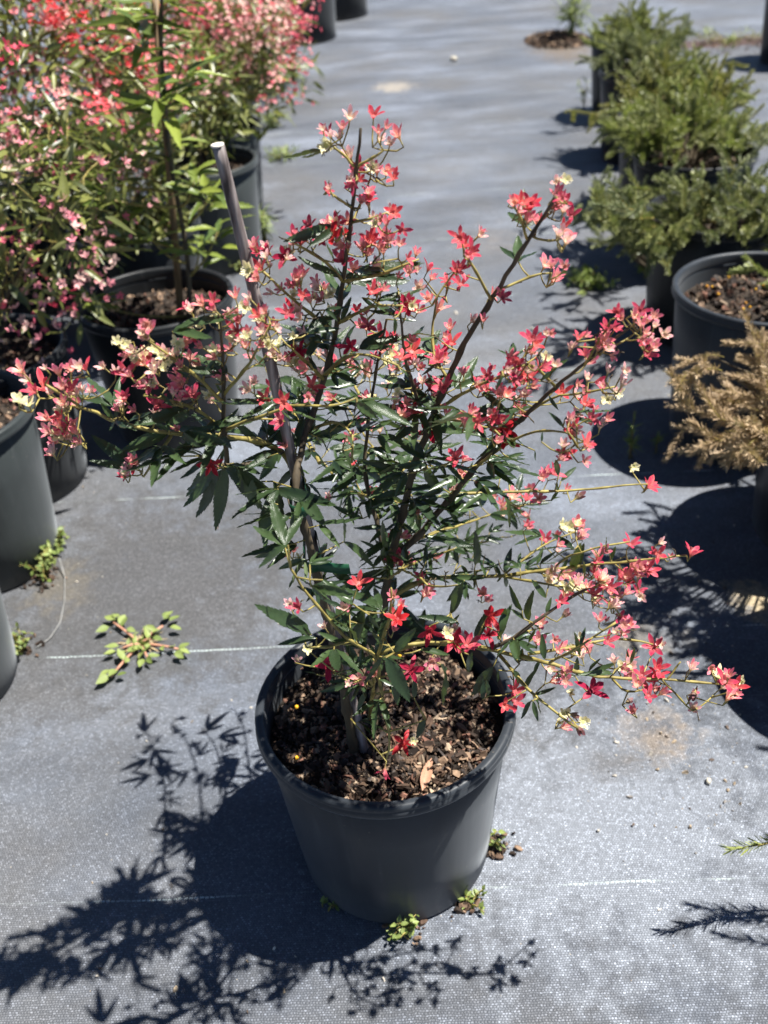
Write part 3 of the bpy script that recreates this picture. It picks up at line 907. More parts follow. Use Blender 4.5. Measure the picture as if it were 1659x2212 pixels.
# in front, over the pot
add_limb([(798, 1560, .0), (806, 1480, -.1), (816, 1417, -.19), (755, 1385, -.21), (694, 1321, -.22), (651, 1267, -.22), (628, 1228, -.225)], .0028, .0010, 'twig')
add_limb([(816, 1417, -.19), (826, 1514, -.19), (844, 1604, -.185), (834, 1640, -.185)], .0018, .0010)
add_limb([(755, 1385, -.21), (710, 1398, -.22), (662, 1399, -.22)], .0015, .0009)
add_limb([(816, 1417, -.19), (850, 1390, -.19), (900, 1390, -.19), (960, 1385, -.18), (1000, 1392, -.17)], .0018, .0009)
add_limb([(816, 1417, -.19), (840, 1340, -.20), (850, 1290, -.21), (845, 1270, -.21)], .0018, .0009)
add_limb([(836, 1250, .02), (870, 1230, -.08), (910, 1250, -.16), (925, 1265, -.18)], .0018, .0009)
add_limb([(806, 1500, -.02), (860, 1490, .02), (894, 1507, .03), (919, 1543, .03), (984, 1586, .03)], .0018, .0009)
add_limb([(806, 1480, -.1), (790, 1460, -.19), (760, 1478, -.21)], .0015, .0009)

SK, SKR, SKB, SKI = [], [], [], []           # samples: place, radius, limb
for i, (q, rad, kind) in enumerate(LIMBS):
    SK += list(q); SKR += list(rad); SKB += [i] * len(q)
SK = np.array(SK); SKR = np.array(SKR); SKB = np.array(SKB)
SKP = to_px(SK)
BMB = []
for i, (q, rad, kind) in enumerate(LIMBS):
    m = MB()
    # knuckles where leaves once sat
    rr = rad.copy()
    rr[3::5] *= 1.35
    m.tube(q, rr, 8 if rad[0] > .003 else 6, 0 if kind == 'stem' else 1)
    BMB.append(m)
NODE, NODEB = [p for p in SK], [b for b in SKB]
NP_ = np.array(NODE)
def attach(P, axis=None, rad=.00085, sag=0.15, lead=.008, maxd=.2):
    """a fine twig from the nearest twig or limb up to P"""
    global NP_
    P = np.asarray(P, float)
    E = P - (axis * lead if axis is not None else 0)
    d = np.linalg.norm(NP_ - E, axis=1) + np.maximum(0, NP_[:, 2] - E[2]) * .5
    j = int(d.argmin())
    A, b = NP_[j], NODEB[j]
    L = np.linalg.norm(E - A)
    if L < 1e-4:
        return b
    n = max(3, int(L / .012) + 2)
    t = np.linspace(0, 1, n)[:, None]
    mid = (A + E) / 2 + np.array([0, 0, -sag * L]) + rng.normal(size=3) * .06 * L
    q = (1 - t) ** 2 * A + 2 * t * (1 - t) * mid + t ** 2 * E
    pts = np.concatenate([q, [P]]) if axis is not None else q
    BMB[b].tube(pts, np.linspace(rad * 1.5 if L > .03 else rad * 1.1, rad * .8, len(pts)), 5, 1)
    NP_ = np.concatenate([NP_, q[1:]])
    NODEB.extend([b] * (len(q) - 1))
    return b
def depth_near(u, v, excl=0.0):
    d = np.hypot(SKP[:, 0] - u, SKP[:, 1] - v)
    k = np.argsort(d)[:6]
    j = k[rng.integers(0, min(3, len(k)))]
    return SK[j][1], d[k[0]]

FLOWERS = {
'T': (W_T, "1095,200,R 865,285,p 760,330,R 740,425,c 1150,370,w 1220,405,w 985,580,R 1120,605,p 1080,580,c 1000,680,R 910,715,R 1240,665,R 755,755,R 1070,770,p 1065,825,R 1250,920,p 1190,995,p 1105,995,c 1310,1050,R 620,1010,R 760,1000,p 825,1000,R 905,990,p 505,1090,R 690,1110,R 780,1090,r 560,1140,R 500,1150,p 855,1160,p 1085,1090,w 1165,1100,p 1215,1135,w 1290,1150,p 1165,1200,p 1350,1260,R 1415,1215,p 1065,1220,p 1010,1170,p 860,1270,R 205,1155,p 300,1165,w 435,1240,r 260,1330,R 160,1340,c 205,1410,p 330,1310,w 555,1375,p 485,1450,p 330,1510,w 670,1430,p 735,1470,p 570,1530,R 620,1560,p 695,1560,p 500,1640,r 770,1510,c 460,1660,R 775,1630,c 545,1700,w 385,1765,w 240,1680,R 290,1650,p 260,1720,p 70,1530,p 140,1610,c 30,1650,w 100,1720,p 60,1820,c 165,1800,p 150,1900,p 260,1900,p 40,1930,p 200,1980,p 950,1340,p 1110,1510,R 1170,1480,p 1280,1390,p 1430,1470,w 1505,1330,R 1530,1400,p 1345,1620,r 970,1640,R 1000,1750,p 920,1910,r 1145,1830,R 1240,1860,p 1110,1980,R 550,1935,r 460,2000,p 520,2010,c 400,1990,w 350,1960,w 590,2070,p 820,2030,R 905,2030,w 960,2080,p 1060,2110,w 1200,2010,c 1220,1960,w 1340,2000,p 1400,2030,w 1575,1620,p 1640,1420,R 1620,1830,p 1580,1950,R 1560,2010,R 1270,2070,c 700,1960,w 570,1800,w 640,1890,w"),
'L': (W_L, "330,500,w 425,520,p 525,505,p 625,500,R 205,590,w 250,670,R 140,720,c 205,750,c 450,640,p 370,680,w 550,670,w 600,640,w 665,665,w 510,700,w 470,770,w 430,800,w 440,860,R 340,870,p 530,930,R 480,940,R 340,945,w 430,985,p 405,1040,p 500,1000,w 1080,180,p 1040,235,w 860,300,c 920,320,c 960,390,p 1090,420,R 1145,360,c 1180,410,c 1240,460,c 1045,460,p 1125,520,w 925,530,R 1050,630,w 1125,610,c 1365,310,p 1420,260,R 1475,340,p 1265,390,w 1310,390,w 1460,470,p 1545,470,p 1310,600,p 1300,650,R 1390,690,p 1320,730,p 1560,740,w 1460,160,p 1400,60,w 1590,130,c 1570,60,p 1480,20,p 1610,560,p 1620,370,p 910,730,p 885,760,w 985,810,p 1170,770,R 1170,870,p 1300,950,p 985,1220,R 940,1240,w 1555,1215,r 1330,480,p"),
'M': (W_M, "110,170,R 150,90,R 245,200,R 300,270,c 220,310,p 395,375,p 260,520,p 460,80,R 430,160,p 600,175,R 860,160,p 920,145,c 880,200,p 1000,75,w 1090,125,c 1150,200,p 1105,280,c 1160,290,p 800,365,R 735,470,p 905,410,p 740,680,R 1340,80,R 1210,90,p 1325,420,r 1205,430,p 1520,610,R 1580,740,p 1490,860,p 930,870,p 960,920,p 1255,960,p 1285,970,p 575,920,p 280,1310,p 295,1690,w 1090,1360,R 1150,1380,R 1270,1490,R 1300,1580,R 800,1530,p 1055,1630,p 715,1720,p 1080,1770,R 1370,1340,p 1450,270,p 1630,270,p 1610,360,p 25,50,w 1045,1190,p"),
'R': (W_R, "190,80,R 195,150,w 100,220,R 60,270,R 130,290,R 95,350,R 180,300,R 265,245,R 325,230,w 40,410,p 140,410,p 110,480,p 200,360,p 465,75,R 630,20,R 625,55,p 635,130,w 500,170,R 665,180,p 850,110,R 865,170,R 840,80,p 645,260,w 520,305,w 630,435,c 365,400,R 460,350,p 500,400,p 500,460,R 560,495,p 460,520,w 415,550,p 535,555,p 595,580,w 430,640,p 510,700,R 375,700,w 375,760,R 270,880,p 320,870,R 880,950,R 15,560,R 15,620,r 60,690,R 735,330,w 700,400,c 470,1005,d 800,835,c"),
'RT': (W_RT, "355,1120,w 345,1200,p 75,1235,p 135,1250,R 185,1250,R 130,1320,p 385,1225,R 400,1250,R 345,1290,p 440,1330,R 235,1370,p 370,1430,w 420,1480,w 325,1630,p 340,1725,p 20,1840,R 725,1930,R 870,1920,R 905,1980,p 960,2010,w"),
'D': (W_D, "1005,530,R 1022,540,R 1040,500,p 985,580,p 995,612,R 1045,690,p 1040,505,w 955,760,R 975,740,R 945,772,p 1000,805,p 930,840,R 1050,810,R 1015,895,R 1030,912,R 1065,905,R 1080,942,R 982,985,R 1060,820,R 1095,800,R 1080,850,p 1190,720,p 1150,735,p 1100,845,R 1040,840,R 880,660,R 905,670,p 890,735,p 815,635,R 640,600,p 655,590,p"),
'B': (W_B, "345,115,p 440,80,p 440,120,p 290,180,p 430,220,p 435,290,p 285,220,w 705,265,p 735,300,p 630,270,c 670,290,c 530,355,R 590,335,p 605,385,p 715,345,p 1000,380,R 1170,370,w 1150,435,R 1340,430,R 855,420,p 815,475,R 560,545,c 550,580,c 605,570,c 620,600,c 640,640,p 685,600,c 710,570,w 740,610,c 800,545,R 820,550,c 855,580,c 830,600,R 1010,500,p 945,555,R 985,590,R 1100,525,R 1045,550,p 1040,640,R 890,650,p 930,660,p 795,660,R 850,620,p 890,720,R 910,710,w 610,700,R 645,765,d 940,790,R 960,830,p 955,870,p 865,800,p 875,920,R 1125,950,R 480,915,p 600,975,p 660,960,c 710,970,c 765,970,p 725,905,c 230,780,r 215,880,r 30,900,R 110,930,R 205,690,p 1060,1105,R 1080,1130,R 1150,1100,R 1100,1220,R 1130,1170,p 790,1190,r 640,1140,p 650,1080,p 990,1250,d 1340,1060,w 1540,1105,p 1520,1165,w 1580,1170,R 1495,1095,c 1345,1225,d 1350,1290,w 635,1320,c 610,1360,c 690,1330,d 745,1365,c 720,1415,d 365,1190,R 365,1250,R 670,1200,c 960,1060,c 995,1050,w 1100,60,R"),
'P': (W_P, "240,175,w 655,45,R 590,200,p 860,125,p 890,260,r 870,330,p 440,305,w 345,445,c 285,510,w 475,555,r 590,655,w 655,630,p 750,595,p 970,570,r 1085,345,r 1190,350,c 1235,400,r 1310,420,R 1100,530,p 925,1010,r 985,1000,c 810,1185,R 1310,940,p 1305,1060,R"),
}
fl = []
for key, (w, txt) in FLOWERS.items():
    for tok in txt.split():
        x, y, k = tok.split(',')
        fl.append((w[0] + float(x) * w[2], w[1] + float(y) * w[2], k, key))
# the lesser flowers and buds that crowd round the ones picked out above
more = []
for u, v, k, key in fl:
    pale = math.exp(-((u - 560) / 330) ** 2 - ((v - 770) / 130) ** 2)
    for q in range(2 if key != 'P' else 0):
        if rng.random() < (.52 if k in 'Rpw' else .35):
            du, dv = rng.normal() * 15, rng.normal() * 13
            r_ = rng.random()
            kk = 'c' if r_ < .05 + .38 * pale else ('w' if r_ < .32 + .40 * pale else ('p' if r_ < .85 else 'R'))
            more.append((u + du, v + dv, kk, key + 'x'))
fl += more
# nearest to the wood first, so that later ones can hang on earlier twigs
fl.sort(key=lambda q: np.hypot(SKP[:, 0] - q[0], SKP[:, 1] - q[1]).min())
placed = []
for u, v, k, key in fl:
    y, dpx = depth_near(u, v)
    if key == 'P' and u < 1000 and not (u > 985 and v > 1500):
        y = HY - (.20 if v < 1560 else .12)
    y += rng.normal() * .012 + .004
    P = YP(u, v, y)
    if P[2] < .262 and (P[0] - HX) ** 2 + (P[1] - HY) ** 2 < .03:
        y += .0
    tc = nrm(CAM - P)
    outw = nrm(np.array([P[0] - HX, P[1] - HY, 0]) + 1e-6)
    kc = {'r': 1.3, 'R': .55, 'p': .35, 'w': .35, 'c': .8, 'd': -.1}[k]
    up = {'r': .35, 'R': .8, 'p': .95, 'w': .95, 'c': .6, 'd': .2}[k]
    ax = nrm(np.array([0, 0, 1.0]) * up + tc * kc + outw * .35 + rng.normal(size=3) * .36)
    if v > 1570 and u < 900:
        ax = nrm(np.array([-.2, -.4, -.55]) if k == 'R' else tc + [0, 0, .2])
    s = (1.0 + .17 * rng.normal()) * {'r': .92, 'R': .84, 'p': .88, 'w': .94, 'c': 1.1, 'd': .95}[k]
    s = float(np.clip(s, .6, 1.4)) * 1.02 * float(np.clip(np.linalg.norm(P - CAM) / .97, .72, 1.08))
    base = P - ax * .006 * s
    attach(base, ax, .0007, .12, .006)
    placed.append((k, zframe(ax, base, s, rng.random() * 6.28), s * {'r': 3, 'R': 2.5, 'p': 1.8, 'w': 1.3, 'c': 1.1, 'd': 1}[k] / np.linalg.norm(P - CAM)))
placed.sort(key=lambda q: -q[2])
for k, m, s in placed[:300]:
    place('flower', FL[k][rng.integers(len(FL[k]))], m, shrub)
mb = MB()
for k, m, s in placed[300:]:
    tv, tf, tcx = FLT[k][rng.integers(len(FLT[k]))]
    mb.scatter(tv, tf, [m], tcx[None])
if placed[300:]:
    part('small_flowers', mb, MAT['petal'], shrub, True, True)

LEAVES = {
'L': (W_L, "1240,985,890,1110 1230,1110,920,1170 1590,1040,1270,1075 1420,1085,1180,1205 1250,970,1110,880 835,880,745,760 950,900,1110,820 850,880,870,770 1245,960,1220,820 1540,1170,1340,1310 1560,1240,1360,1450 1650,1100,1610,1240 1480,690,1410,780 1590,620,1650,700 1300,520,1400,560 1540,660,1440,610 1660,640,1590,560 1260,780,1180,680 1500,560,1590,420"),
'D': (W_D, "472,1012,400,1090 480,1015,428,1108 490,1010,462,1136 500,1000,562,1098 520,1010,602,1096 590,1040,612,1160 622,1178,546,1216 578,1075,566,1186 600,1090,618,1196 470,1015,395,1060 505,1000,520,1080 560,960,500,900 600,980,560,1040 640,1010,590,1060"),
'M': (W_M, "170,840,600,960 0,790,210,980 140,1030,290,1290 110,980,85,1280 260,1260,20,1390 380,700,440,730 280,600,290,690 330,640,430,740 290,490,400,540 340,320,360,80 480,550,350,590 590,420,590,610 570,330,610,420 800,240,930,350 780,300,700,290 860,720,1080,830 830,1060,620,980 760,820,630,930 690,1230,980,1390 960,1340,1000,1060 1080,1160,1100,1080 760,1690,530,1510 760,1560,560,1380 640,1690,700,1900 850,1540,1000,1570 1340,250,1180,60 1370,270,1430,50 1330,540,1510,500 1250,630,1170,670 1310,540,1330,700 1290,660,1400,890 1300,640,1470,650 1140,870,880,900 1190,880,1340,870 1400,890,1659,950 1460,990,1659,980 1470,1000,1550,1100 1360,1200,1480,1110 1280,1190,1510,1250 1370,1200,1640,1260 1220,1000,1260,1150 1130,1100,1230,1160 1480,1760,1590,1520 1540,1830,1300,1770 1440,1390,1470,1260 1500,1280,1540,1400 1130,1000,970,1050 940,550,1050,740 1120,460,1210,520 1000,480,1130,440 420,500,300,420 500,460,620,560 680,560,800,700 640,300,540,200 900,520,840,640 720,740,560,680 660,1040,760,1180 900,420,1010,320 1180,300,1090,380 1260,340,1330,230"),
'P': (W_P, "790,490,800,270 640,400,520,160 650,410,670,200 720,240,770,340 870,470,1000,320 820,500,980,770 860,600,910,790 440,30,600,160 560,200,440,140 560,420,430,340 400,380,170,400 370,360,60,180 640,400,500,380 590,420,620,480 780,630,880,675 1150,540,1210,770 1320,480,1325,590 1250,60,1200,240 1250,280,1020,240 1500,350,1555,190 1360,390,1420,260 790,230,820,190 1030,450,1200,470 1060,870,1000,990 1440,730,1430,640 470,610,500,670 400,600,340,570 700,700,640,820 990,740,1000,640 760,480,620,560 800,500,700,640 800,420,730,330"),
'B': (W_B, "405,795,340,740 430,800,415,660 435,810,455,740 400,750,310,645 480,495,520,400 500,490,560,425 610,545,660,460 680,530,720,380 690,530,740,385 885,480,845,340 890,470,915,395 745,560,750,470 535,770,550,680 530,680,450,570 435,925,485,845 525,1020,500,880 385,1045,330,925 370,1020,500,1010 400,960,380,1040 690,1110,560,1120 700,1105,700,1010 770,1085,810,1010 780,1090,930,1045 900,1100,740,1080 985,1040,990,980 1000,1040,1030,950 720,1000,700,860 720,940,745,850 100,1090,120,980 180,1240,190,1140 240,1060,110,1240 270,1080,260,1150 460,1220,590,1180 450,1250,390,1350 460,1250,480,1360 470,1240,510,1320 0,760,45,620 140,910,200,760 270,890,320,720 290,850,245,950 0,840,50,770 300,110,375,310 310,140,430,250 320,150,345,270 190,60,235,160 110,190,0,250 120,200,205,330 560,140,600,110 590,90,600,50 40,480,-20,400 40,490,-10,500 110,490,100,430 140,500,180,350 280,560,240,470 290,560,250,600 300,540,340,400 75,570,5,740 80,600,100,700 300,560,330,640 150,540,120,640 220,520,300,470 200,560,170,480 60,500,120,560 350,1080,420,1170 420,1180,440,1090 500,1030,440,1110"),
'T': (W_T, "800,1290,750,1140 850,1410,530,1250 880,1430,1370,1415 910,1430,1150,1380 800,1810,710,1700 790,1700,760,1590 860,1720,920,1540 880,1730,930,1650 1080,1300,1130,1240 1240,1690,1140,1580 1250,1700,1270,1830 1270,1715,1420,1715 1050,1780,1140,1720 720,1880,650,1800 740,1860,730,1710 600,1760,690,1750 1010,1550,1130,1640 700,1650,650,1720 760,2120,780,1970 930,880,900,850 960,910,1020,890 870,1030,850,1110 830,980,790,960 1480,1940,1370,1900 1550,2050,1450,2120 1640,1590,1600,1540 1290,2080,1370,2120 940,2000,1020,2080 680,2080,600,1980"),
'R': (W_R, "345,890,330,770 360,920,445,830 350,980,330,940 345,985,290,1040 370,600,310,510 245,690,250,630 205,740,205,800 30,880,80,850 0,905,90,905 50,780,140,750 40,1050,165,1150 45,1080,110,1210 300,270,400,200 240,330,330,250 70,560,120,590 160,450,90,520 290,420,340,510 20,300,-30,380"),
}
lv = []
for key, (w, txt) in LEAVES.items():
    for tok in txt.split():
        a = [float(q) for q in tok.split(',')]
        lv.append((key, w[0] + a[0] * w[2], w[1] + a[1] * w[2], w[0] + a[2] * w[2], w[1] + a[3] * w[2]))
lplaced = []
def put_leaf(B, T, nvec, wide=1.0, rad=.0008, join=True):
    L = np.linalg.norm(T - B)
    if join:
        attach(B, None, rad, .05)
    lplaced.append((frame(T - B, nvec, B, (L * wide, L, L)), L / np.linalg.norm(B - CAM)))
for key, bu, bv, tu, tv in lv:
    y, d = depth_near(bu, bv)
    if key == 'P' and bu < 1000:
        y = HY - .195
    y += rng.normal() * .015
    B = YP(bu, bv, y)
    L0 = np.linalg.norm(YP(tu, tv, y) - B)
    dy = np.clip(rng.normal() * .3, -.6, .6) * L0
    T = YP(tu, tv, y + dy)
    L = np.linalg.norm(T - B)
    nv = nrm(nrm(CAM - B) * .75 + np.array([0, 0, .5]) + rng.normal(size=3) * .3)
    put_leaf(B, T, nv, float(np.clip(1.15 * L0 / L + .1 * rng.normal(), .75, 1.35)))
# the darker inner leaves, three to a stalk, opposite pairs along the stems and limbs
cand = [i for i in range(len(SK)) if SK[i][2] > .30 and SKR[i] > .0009]
cnt = 0
order = rng.permutation(cand)
for i in order:
    P, pxy = SK[i], SKP[i]
    # leafy heart of the shrub, bare flowering ends
    dens = math.exp(-((pxy[0] - 740) / 400) ** 2 - ((pxy[1] - 1060) / 320) ** 2)
    if rng.random() > dens * 1.3:
        continue
    az = rng.random() * 6.28
    d0 = nrm(np.array([math.cos(az), math.sin(az), .25 + .5 * rng.random()]))
    st = P + d0 * (.008 + .014 * rng.random())
    attach(st, None, .0008, .05)
    side = nrm(np.cross(d0, [0, 0, 1]))
    n0 = nrm(np.array([0, 0, 1.0]) + rng.normal(size=3) * .35 - d0 * d0[2])
    L = .026 + .032 * rng.random()
    for sgn, sc in ((0, 1.0), (-1, .72), (1, .72)):
        dd = nrm(d0 + sgn * side * .6 + np.array([0, 0, -.15 - .25 * rng.random()]))
        put_leaf(st, st + dd * L * sc, n0 + rng.normal(size=3) * .2, 1.0, join=False)
    cnt += 1
    if cnt > 275:
        break
lplaced.sort(key=lambda q: -q[1])
for m, s in lplaced[:300]:
    place('leaf', LEAF[rng.integers(len(LEAF))], m, shrub)
mb = MB()
LT = []
for me in LEAF:
    V = np.zeros(len(me.vertices) * 3); me.vertices.foreach_get('co', V)
    LT.append((V.reshape(-1, 3), [tuple(p.vertices) for p in me.polygons]))
for m, s in lplaced[300:]:
    a, b = LT[rng.integers(len(LT))]
    mb.scatter(a, b, [m])
part('inner_leaves', mb, MAT['leaf'], shrub, True, True)
# broken, dried flower stalks
for i in range(170):
    j = rng.integers(len(NP_))
    if NP_[j][2] < .35:
        continue
    d = nrm(rng.normal(size=3) + [0, 0, .5])
    e = NP_[j] + d * (.005 + .012 * rng.random())
    k = NODEB[j]
    BMB[k].tube(np.stack([NP_[j], (NP_[j] + e) / 2 + rng.normal(size=3) * .001, e]), [.0007, .0006, .0008], 4, 0)
    for q in range(2):
        BMB[k].tube(np.stack([e, e + nrm(d + rng.normal(size=3) * .8) * .004]), [.0006, .0004], 4, 0)
for i, m in enumerate(BMB):
    part('trunk' if i < 2 else 'branch', m, [MAT['stem'], MAT['twig']], shrub)
print('flowers', len(placed), 'leaves', len(lplaced))

# ------------------------------------------------------------------ bamboo stake and green ties
top = YP(470, 316, .78)
bot = G(790, 1640, SOIL)
bot = bot + nrm(bot - top) * .05
stake = thing('bamboo_stake', 'weathered grey bamboo stake with pale cut top leaning beside the flowering shrub', 'garden stake', (bot[0], bot[1], SOIL))
mb = MB()
n = 60
t = np.linspace(0, 1, n)[:, None]
pts = bot + (top - bot) * t + np.stack([.0012 * np.sin(t[:, 0] * 9), .0010 * np.sin(t[:, 0] * 6 + 1), 0 * t[:, 0]], -1)
rad = np.full(n, .0052)
for kn in (16, 33, 49):
    rad[kn] = .0060
rad += np.interp(t[:, 0], [0, 1], [.0006, -.0002])
mb.tube(pts, rad, 14, 0, cap=True)
part('cane', mb, MAT['bamboo'], stake)
mb = MB()
ax = nrm(top - bot)
e1 = nrm(np.cross(ax, [0, 1, 0])); e2 = np.cross(ax, e1)
th = np.arange(14) * 2 * math.pi / 14
ring = lambda r, o: np.stack([top + ax * o + r * (math.cos(a) * e1 + math.sin(a) * e2) for a in th])
mb.add(np.concatenate([ring(.0051, .0002), ring(.0054, .0016), ring(.0034, .0018), ring(.0026, -.001)]), [(i * 14 + j, i * 14 + (j + 1) % 14, (i + 1) * 14 + (j + 1) % 14, (i + 1) * 14 + j) for i in range(3) for j in range(14)] + [tuple(42 + j for j in range(14))])
part('cut_top', mb, MAT['bamboo_cut'], stake)
def tie(v, w, tail, label):
    """flat plastic tape round the stake and the trunk beside it"""
    k = int(np.abs(to_px(pts)[:, 1] - v).argmin())
    A = pts[k]
    j = int(np.linalg.norm(LIMBS[0][0] - A, axis=1).argmin())
    Bp = LIMBS[0][0][j]
    t_ = nrm(pts[k] - pts[k - 1])
    d = Bp - A
    d = d - t_ * np.dot(d, t_)
    L = np.linalg.norm(d)
    d = d / (L + 1e-9)
    e = np.cross(t_, d)
    loop = []
    for a in np.linspace(math.pi / 2, 3 * math.pi / 2, 9):
        loop.append(A + (math.cos(a) * d + math.sin(a) * e) * .0068)
    for a in np.linspace(-math.pi / 2, math.pi / 2, 9):
        loop.append(A + d * L + (math.cos(a) * d + math.sin(a) * e) * .0085)
    loop.append(loop[0])
    loop = np.array(loop)
    mb = MB()
    m_ = len(loop)
    cen = loop.mean(0)
    o = (loop - cen); o /= np.linalg.norm(o, axis=1)[:, None]
    V = np.concatenate([loop - t_ * w / 2, loop + t_ * w / 2, loop - t_ * w / 2 + o * .0007, loop + t_ * w / 2 + o * .0007])
    Fc = []
    for i in range(m_ - 1):
        Fc += [(i, i + 1, m_ + i + 1, m_ + i), (2 * m_ + i, 3 * m_ + i, 3 * m_ + i + 1, 2 * m_ + i + 1), (m_ + i, m_ + i + 1, 3 * m_ + i + 1, 3 * m_ + i), (i, 2 * m_ + i, 2 * m_ + i + 1, i + 1)]
    mb.add(V, Fc)
    th_ = thing('plant_tie', label, 'plant tie', tuple(A))
    part('loop', mb, MAT['tie'], th_)
    if tail:
        T0 = A + d * (L + .006)
        tl = np.array([T0, T0 + np.array([.012, -.006, .002]), T0 + np.array([.026, -.009, .001]), T0 + np.array([.036, -.008, -.001])])
        V = np.concatenate([tl - t_ * w / 2, tl + t_ * w / 2, tl - t_ * w / 2 + [0, -.0008, 0], tl + t_ * w / 2 + [0, -.0008, 0]])
        Fc = []
        for i in range(3):
            Fc += [(i, i + 1, 5 + i, 4 + i), (8 + i, 12 + i, 13 + i, 9 + i), (4 + i, 5 + i, 13 + i, 12 + i), (i, 8 + i, 9 + i, i + 1)]
        mb = MB(); mb.add(V, Fc)
        part('tail', mb, MAT['tie'], th_)
tie(1165, .013, True, 'dark green plastic tie with a loose square tail round stake and trunk')
tie(1048, .014, False, 'dark green plastic tie wound flat higher up the stake and trunk')
# ------------------------------------------------------------------ flowering bushes on the left
def mesh_template(me):
    V = np.zeros(len(me.vertices) * 3); me.vertices.foreach_get('co', V)
    return V.reshape(-1, 3), [tuple(p.vertices) for p in me.polygons]
BL = [leaf_mesh('leaf', MAT['leaf_bush'], w, 4, 0, b, f, 0) for w, b, f in ((.26, .15, .3), (.22, .3, .2), (.30, .05, .35))]
BLT = [mesh_template(m) for m in BL]
TL = [leaf_mesh('leaf', MAT['leaf_tree'], w, 8, .12, b, f, c, .06) for w, b, f, c in ((.23, .22, .3, .05), (.19, .35, .2, -.06), (.26, .12, .35, .0), (.21, .5, .3, .04))]
def star_template(g, op, n=5):
    V, Fc = [], []
    for k in range(n):
        a = 2 * math.pi * k / n + .15 * g.normal()
        o = R_(op + 10 * g.normal())
        d = np.array([math.cos(a) * math.sin(o), math.sin(a) * math.sin(o), math.cos(o)])
        s = np.array([-math.sin(a), math.cos(a), 0]) * .27
        i = len(V)
        V += [np.zeros(3), d * .55 - s, d * .55 + s, d]
        Fc += [(i, i + 1, i + 3, i + 2)]
    return np.array(V), Fc
g1 = np.random.default_rng(77)
STARS = [star_template(g1, o) for o in (70, 50, 40, 60)]
PINKS = np.array([(.56, .05, .10), (.68, .13, .20), (.74, .26, .31), (.78, .40, .40), (.80, .54, .48), (.62, .10, .14)])
PINKS2 = np.array([(.50, .02, .05), (.62, .06, .10), (.72, .13, .18), (.78, .26, .30), (.82, .42, .40)])
REDS = np.array([(.50, .015, .03), (.60, .04, .07), (.72, .12, .16), (.78, .26, .28)])
def bush(label, x, y, soil, crown, rad, nleaf, nclus, pal, seed, leafmat='leaf_bush', nobj=0, leafsize=(.035, .065), fl_per=16, fsz=.013, flow_low=-.1, stems=7, group='flowering bushes in pots', stake=None):
    g = np.random.default_rng(seed)
    t = thing('flowering_bush', label, 'bush', (x, y, soil), group)
    crown, rad = np.asarray(crown, float), np.asarray(rad, float)
    base = np.array([x, y, soil])
    tw = MB()
    tips = []
    for i in range(stems):
        d = g.normal(size=3); d /= np.linalg.norm(d)
        T = crown + d * rad * np.array([.75, .75, .8]) * (.5 + .5 * g.random())
        B0 = base + np.array([g.normal() * .012, g.normal() * .012, -.01])
        mid = base * .45 + crown * .55 + g.normal(size=3) * .04
        tt = np.linspace(0, 1, 10)[:, None]
        q = (1 - tt) ** 2 * B0 + 2 * tt * (1 - tt) * mid + tt ** 2 * T
        tw.tube(q, np.linspace(.0055, .0014, 10), 6, 0)
        for k in range(9):
            s = q[3 + g.integers(7)]
            d2 = nrm(g.normal(size=3) + np.array([0, 0, .5]))
            e = s + d2 * rad.mean() * (.25 + .35 * g.random())
            tw.tube(np.stack([s, (s + e) / 2 + g.normal(size=3) * .008, e]), [.0018, .0014, .0009], 5, 1)
            tips.append(e)
        tips += list(q[4:])
    part('stems', tw, [MAT['stem'], MAT['twig']], t)
    tips = np.array(tips)
    def inside(n, lo=.25):
        d = g.normal(size=(n, 3)); d /= np.linalg.norm(d, axis=1)[:, None]
        # uneven crown: lobes and gaps
        lob = 1 + .22 * np.sin(d[:, 0] * 5 + seed) * np.sin(d[:, 1] * 4 + 1.7 * seed) + .18 * np.sin(d[:, 2] * 6 + seed * .7)
        r = (lo ** 3 + (1 - lo ** 3) * g.random(n)) ** (1 / 3)
        return crown + d * (r * lob)[:, None] * rad, d, r
    P, d, r = inside(nleaf)
    LM = []
    for i in range(nleaf):
        dd = nrm(d[i] * .7 + g.normal(size=3) * .6 + np.array([0, 0, .15]))
        nn = nrm(np.array([0, 0, 1.0]) + d[i] * .5 + g.normal(size=3) * .5)
        L = leafsize[0] + (leafsize[1] - leafsize[0]) * g.random()
        LM.append((frame(dd, nn, P[i], L), L, (P[i] - CAM)))
    LM.sort(key=lambda q: np.linalg.norm(q[2]))
    for m, L, _ in LM[:nobj]:
        o = place('leaf', BL[g.integers(3)], m, t)
    mb = MB()
    for kk in range(3):
        mb.scatter(*BLT[kk], [q[0] for q in LM[nobj:][kk::3]])
    part('foliage', mb, MAT[leafmat], t, True, True)
    if nclus:
        C, d, r = inside(nclus, .8)
        keep = d[:, 2] > flow_low
        C, d = C[keep], d[keep]
        mats = [[] for _ in STARS]; cols = [[] for _ in STARS]
        for i in range(len(C)):
            tone = g.random()
            cs = .018 + .024 * g.random()
            for k in range(int(fl_per * (.5 + g.random()))):
                p = C[i] + g.normal(size=3) * cs
                ax = nrm(d[i] * .6 + np.array([0, 0, .8]) + g.normal(size=3) * .5)
                s = fsz * (.7 + .5 * g.random())
                q = g.integers(len(STARS))
                mats[q].append(zframe(ax, p, s, g.random() * 6.28))
                cc = pal[min(len(pal) - 1, int((tone * .7 + .3 * g.random()) * len(pal)))]
                cols[q].append(cc * (.85 + .3 * g.random()))
        mb = MB()
        for q in range(len(STARS)):
            if mats[q]:
                mb.scatter(*STARS[q], mats[q], np.clip(cols[q], 0, 1))
        part('blossom', mb, MAT['petal'], t, True, True)
    return t
def crown_at(u, v, y):
    return YP(u, v, y)
